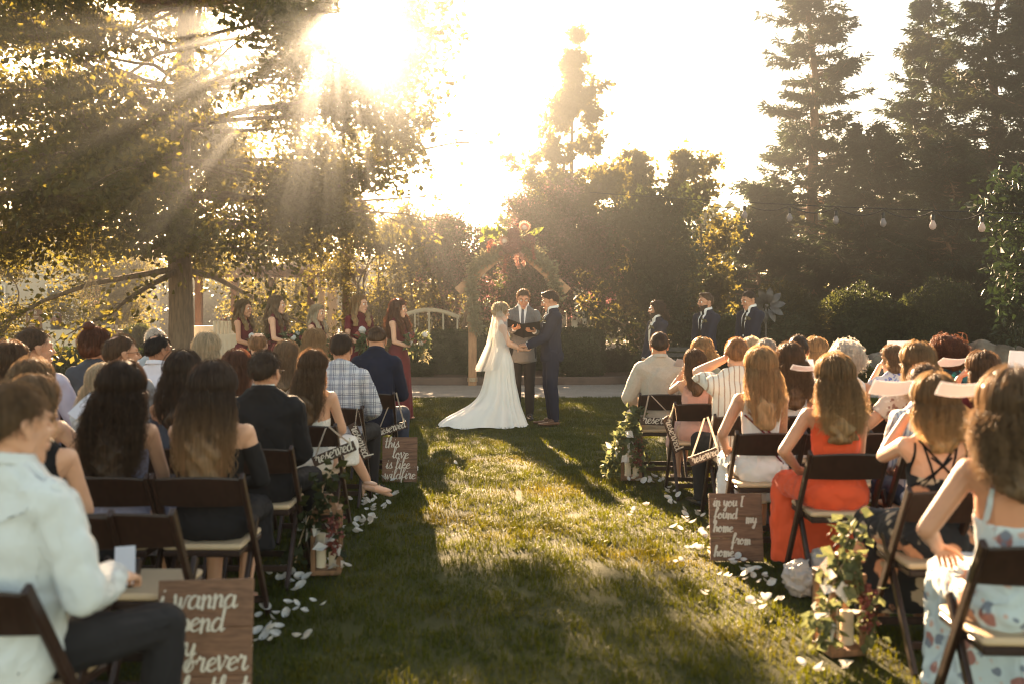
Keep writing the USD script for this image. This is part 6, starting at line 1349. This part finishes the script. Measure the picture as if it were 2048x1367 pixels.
p = guest('R5', 1672, 710, 'woman with wavy highlighted hair in bright orange dress', True, 'woman in the orange dress', tone='mid', wl=(-.19, .12, .68), pole_l=(-.8, -.6, -.3), wide=1.1); orange = fab('orange', (.68, .085, .025), .05); tank(p, orange, .010, amp=.006); skirt(p, orange, 1.0, .028, .014, spread=.05); hair(p, 'long', 'mixblonde', .30, 1500, 1.15, wave=.026, volume=1.3)
p = guest('R5', 1850, 726, 'brown-haired guest in blue and white striped shirt', False, 'guest in the blue striped shirt', tone='mid', wide=.95); shirt(p, stripes('blue', (.60, .58, .58), (.26, .25, .32), 42, .35), .6, amp=.012); trousers(p, denim, blackshoe); hair(p, 'short', 'brown', n=900)
p = guest('R6', 1873, 749, 'woman with blonde-streaked hair and crossed black straps on bare back', True, 'woman with crossed black straps', tone='fair', wl=(-.05, .22, 1.12), pole_l=(-.5, .3, -1), wide=1.06); blkf = floral('black', (.012, .011, .012), [(.55, .25, .13), (.4, .3, .2)], 6.5, .34); tank(p, blkf, cut='strappy'); straps(p, blackc, [((-.09, .14), (-.03, -.08)), ((.09, .14), (.03, -.08)), ((-.10, .13), (.09, -.09)), ((.10, .13), (-.09, -.09)), ((-.05, .05), (.13, -.10)), ((.05, .05), (-.13, -.10)), ((-.12, .12), (-.14, -.08)), ((.12, .12), (.14, -.08))], .009); skirt(p, blkf, .95, .03, spread=.03); hair(p, 'long', 'mixblonde', .17, 1700, 1.15, wave=.010)
p = guest('R7', 2034, 745, 'woman with curly brown hair in pale blue floral dress at the right edge', True, 'woman in the pale blue floral dress', cx_=2100, tone='mid', rotz=-10, wl=(-.22, .14, .70), pole_l=(-.6, -.7, -.2), yaw=6, wide=1.05); bluef = floral('pale_blue', (.46, .52, .53), [(.28, .13, .11), (.16, .18, .22), (.5, .33, .27)], 10, .25); tank(p, bluef, cut='lowback'); straps(p, bluef, [((-.08, .14), (-.11, -.10)), ((.08, .14), (.11, -.10))], .014); skirt(p, bluef, .9, .02, .02); hair(p, 'curly', 'lightbrown', .22, 1700, 1.15, volume=1.3)

# ---- programmes held up against the sun
def visor(label, px0, px1, py_, Y, tiltx, rz, h=.13, bend=.012):
    w = (px1 - px0) / FOC * Y; t = thing('paper_programme', label, 'programme', (at((px0 + px1) / 2, Y), Y, zat(py_, Y)), rz, None, tilt=tiltx)
    xs_ = np.linspace(-1, 1, 9); top = np.stack([np.stack([xs_ * w / 2, bend * xs_ ** 2, 0 * xs_ + h * q], 1) for q in (-.5, 0, .5)]); bot = top + V(0, .0025, 0)
    v1, f1 = grid(top); v2, f2 = grid(bot); obj('sheet', (np.vstack([v1, v2]), np.vstack([f1, f2[:, ::-1] + len(v1)])), paper, t, True)
visor('paper programme shading the orange-dressed woman, seen edge-on', 1584, 1640, 737, 6.0, 75, -8)
visor('large paper programme at the forehead of the woman with black straps', 1745, 1822, 777, 4.85, 58, -6, .14)
visor('tilted paper programme before the curly-haired woman in pale blue', 1879, 1962, 781, 3.85, 60, -10, .11)
visor('paper programme held by the dark-haired woman in burgundy', 1876, 1934, 725, 6.95, 66, 6, .14)
visor('paper programme facing the camera over the guest in blue and white', 1774, 1824, 696, 8.75, 12, 4, .13)
visor('paper programme cut off by the right picture edge', 2020, 2066, 718, 6.2, 20, -6, .11)
visor('pinkish paper programme raised by the girl in pink', 1350, 1388, 726, 8.9, 60, 8, .14)
visor('small paper programme by the blonde woman in the plum top', 1630, 1652, 711, 9.6, 60, 0, .12)
t = thing('paper_programme', 'white paper held by the man with cropped hair in the white shirt', 'programme', (at(1617, 8.95), 8.95, zat(735, 8.95)), 10, None, tilt=-15); obj('sheet', box((0, 0, 0), (.11, .003, .16)), paper, t)
# ---- more chairs in view between the guests
for row, px_, lab in (('R2', 1715, 'empty folding chair left of the guest in the blue and white top'), ('R4', 1655, 'empty folding chair behind the wavy brown hair'), ('R4', 1745, 'empty folding chair right of the orange-dressed woman'), ('R6', 2000, 'empty folding chair right of the woman with black straps'), ('L3', 365, 'empty folding chair left of the auburn-haired woman'), ('L6', 160, 'empty folding chair beside the bare-shouldered woman'), ('L1', 430, 'empty folding chair left of the strawberry-blond person'), ('L2', 495, 'empty folding chair behind the strawberry-blond person')):
    chair(at(px_, ROW[row] - .05), ROW[row], lab)

# ---- reserved signs on the aisle chairs
def rs(px_, py_, Y, roll, lab, hx_, hz_, w=.30, rz=0): reserved(lab, at(px_, Y), Y, zat(py_, Y), roll, at(hx_, Y), hz_, w, rz)
rs(784, 857, 9.3, -18, 'reserved sign partly hidden by the wooden wildfire sign', 790, .80)
rs(719, 881, 7.8, 66, 'steeply hanging reserved sign on the plaid-shirted man\'s chair', 716, .80)
rs(668, 906, 6.6, -22, 'reserved sign on the chair of the woman in high heels', 655, .80)
rs(1318, 842, 9.05, 2, 'reserved sign with only its first letters showing, on the tan-jacketed man\'s chair', 1300, .80, .34)
rs(1343, 868, 8.15, 66, 'narrow steeply hanging reserved sign on the chair of the girl in pink', 1350, .80, .32, 30)
rs(1410, 911, 7.2, -20, 'reserved sign on the chair of the man in the striped shirt', 1412, .80, .24)
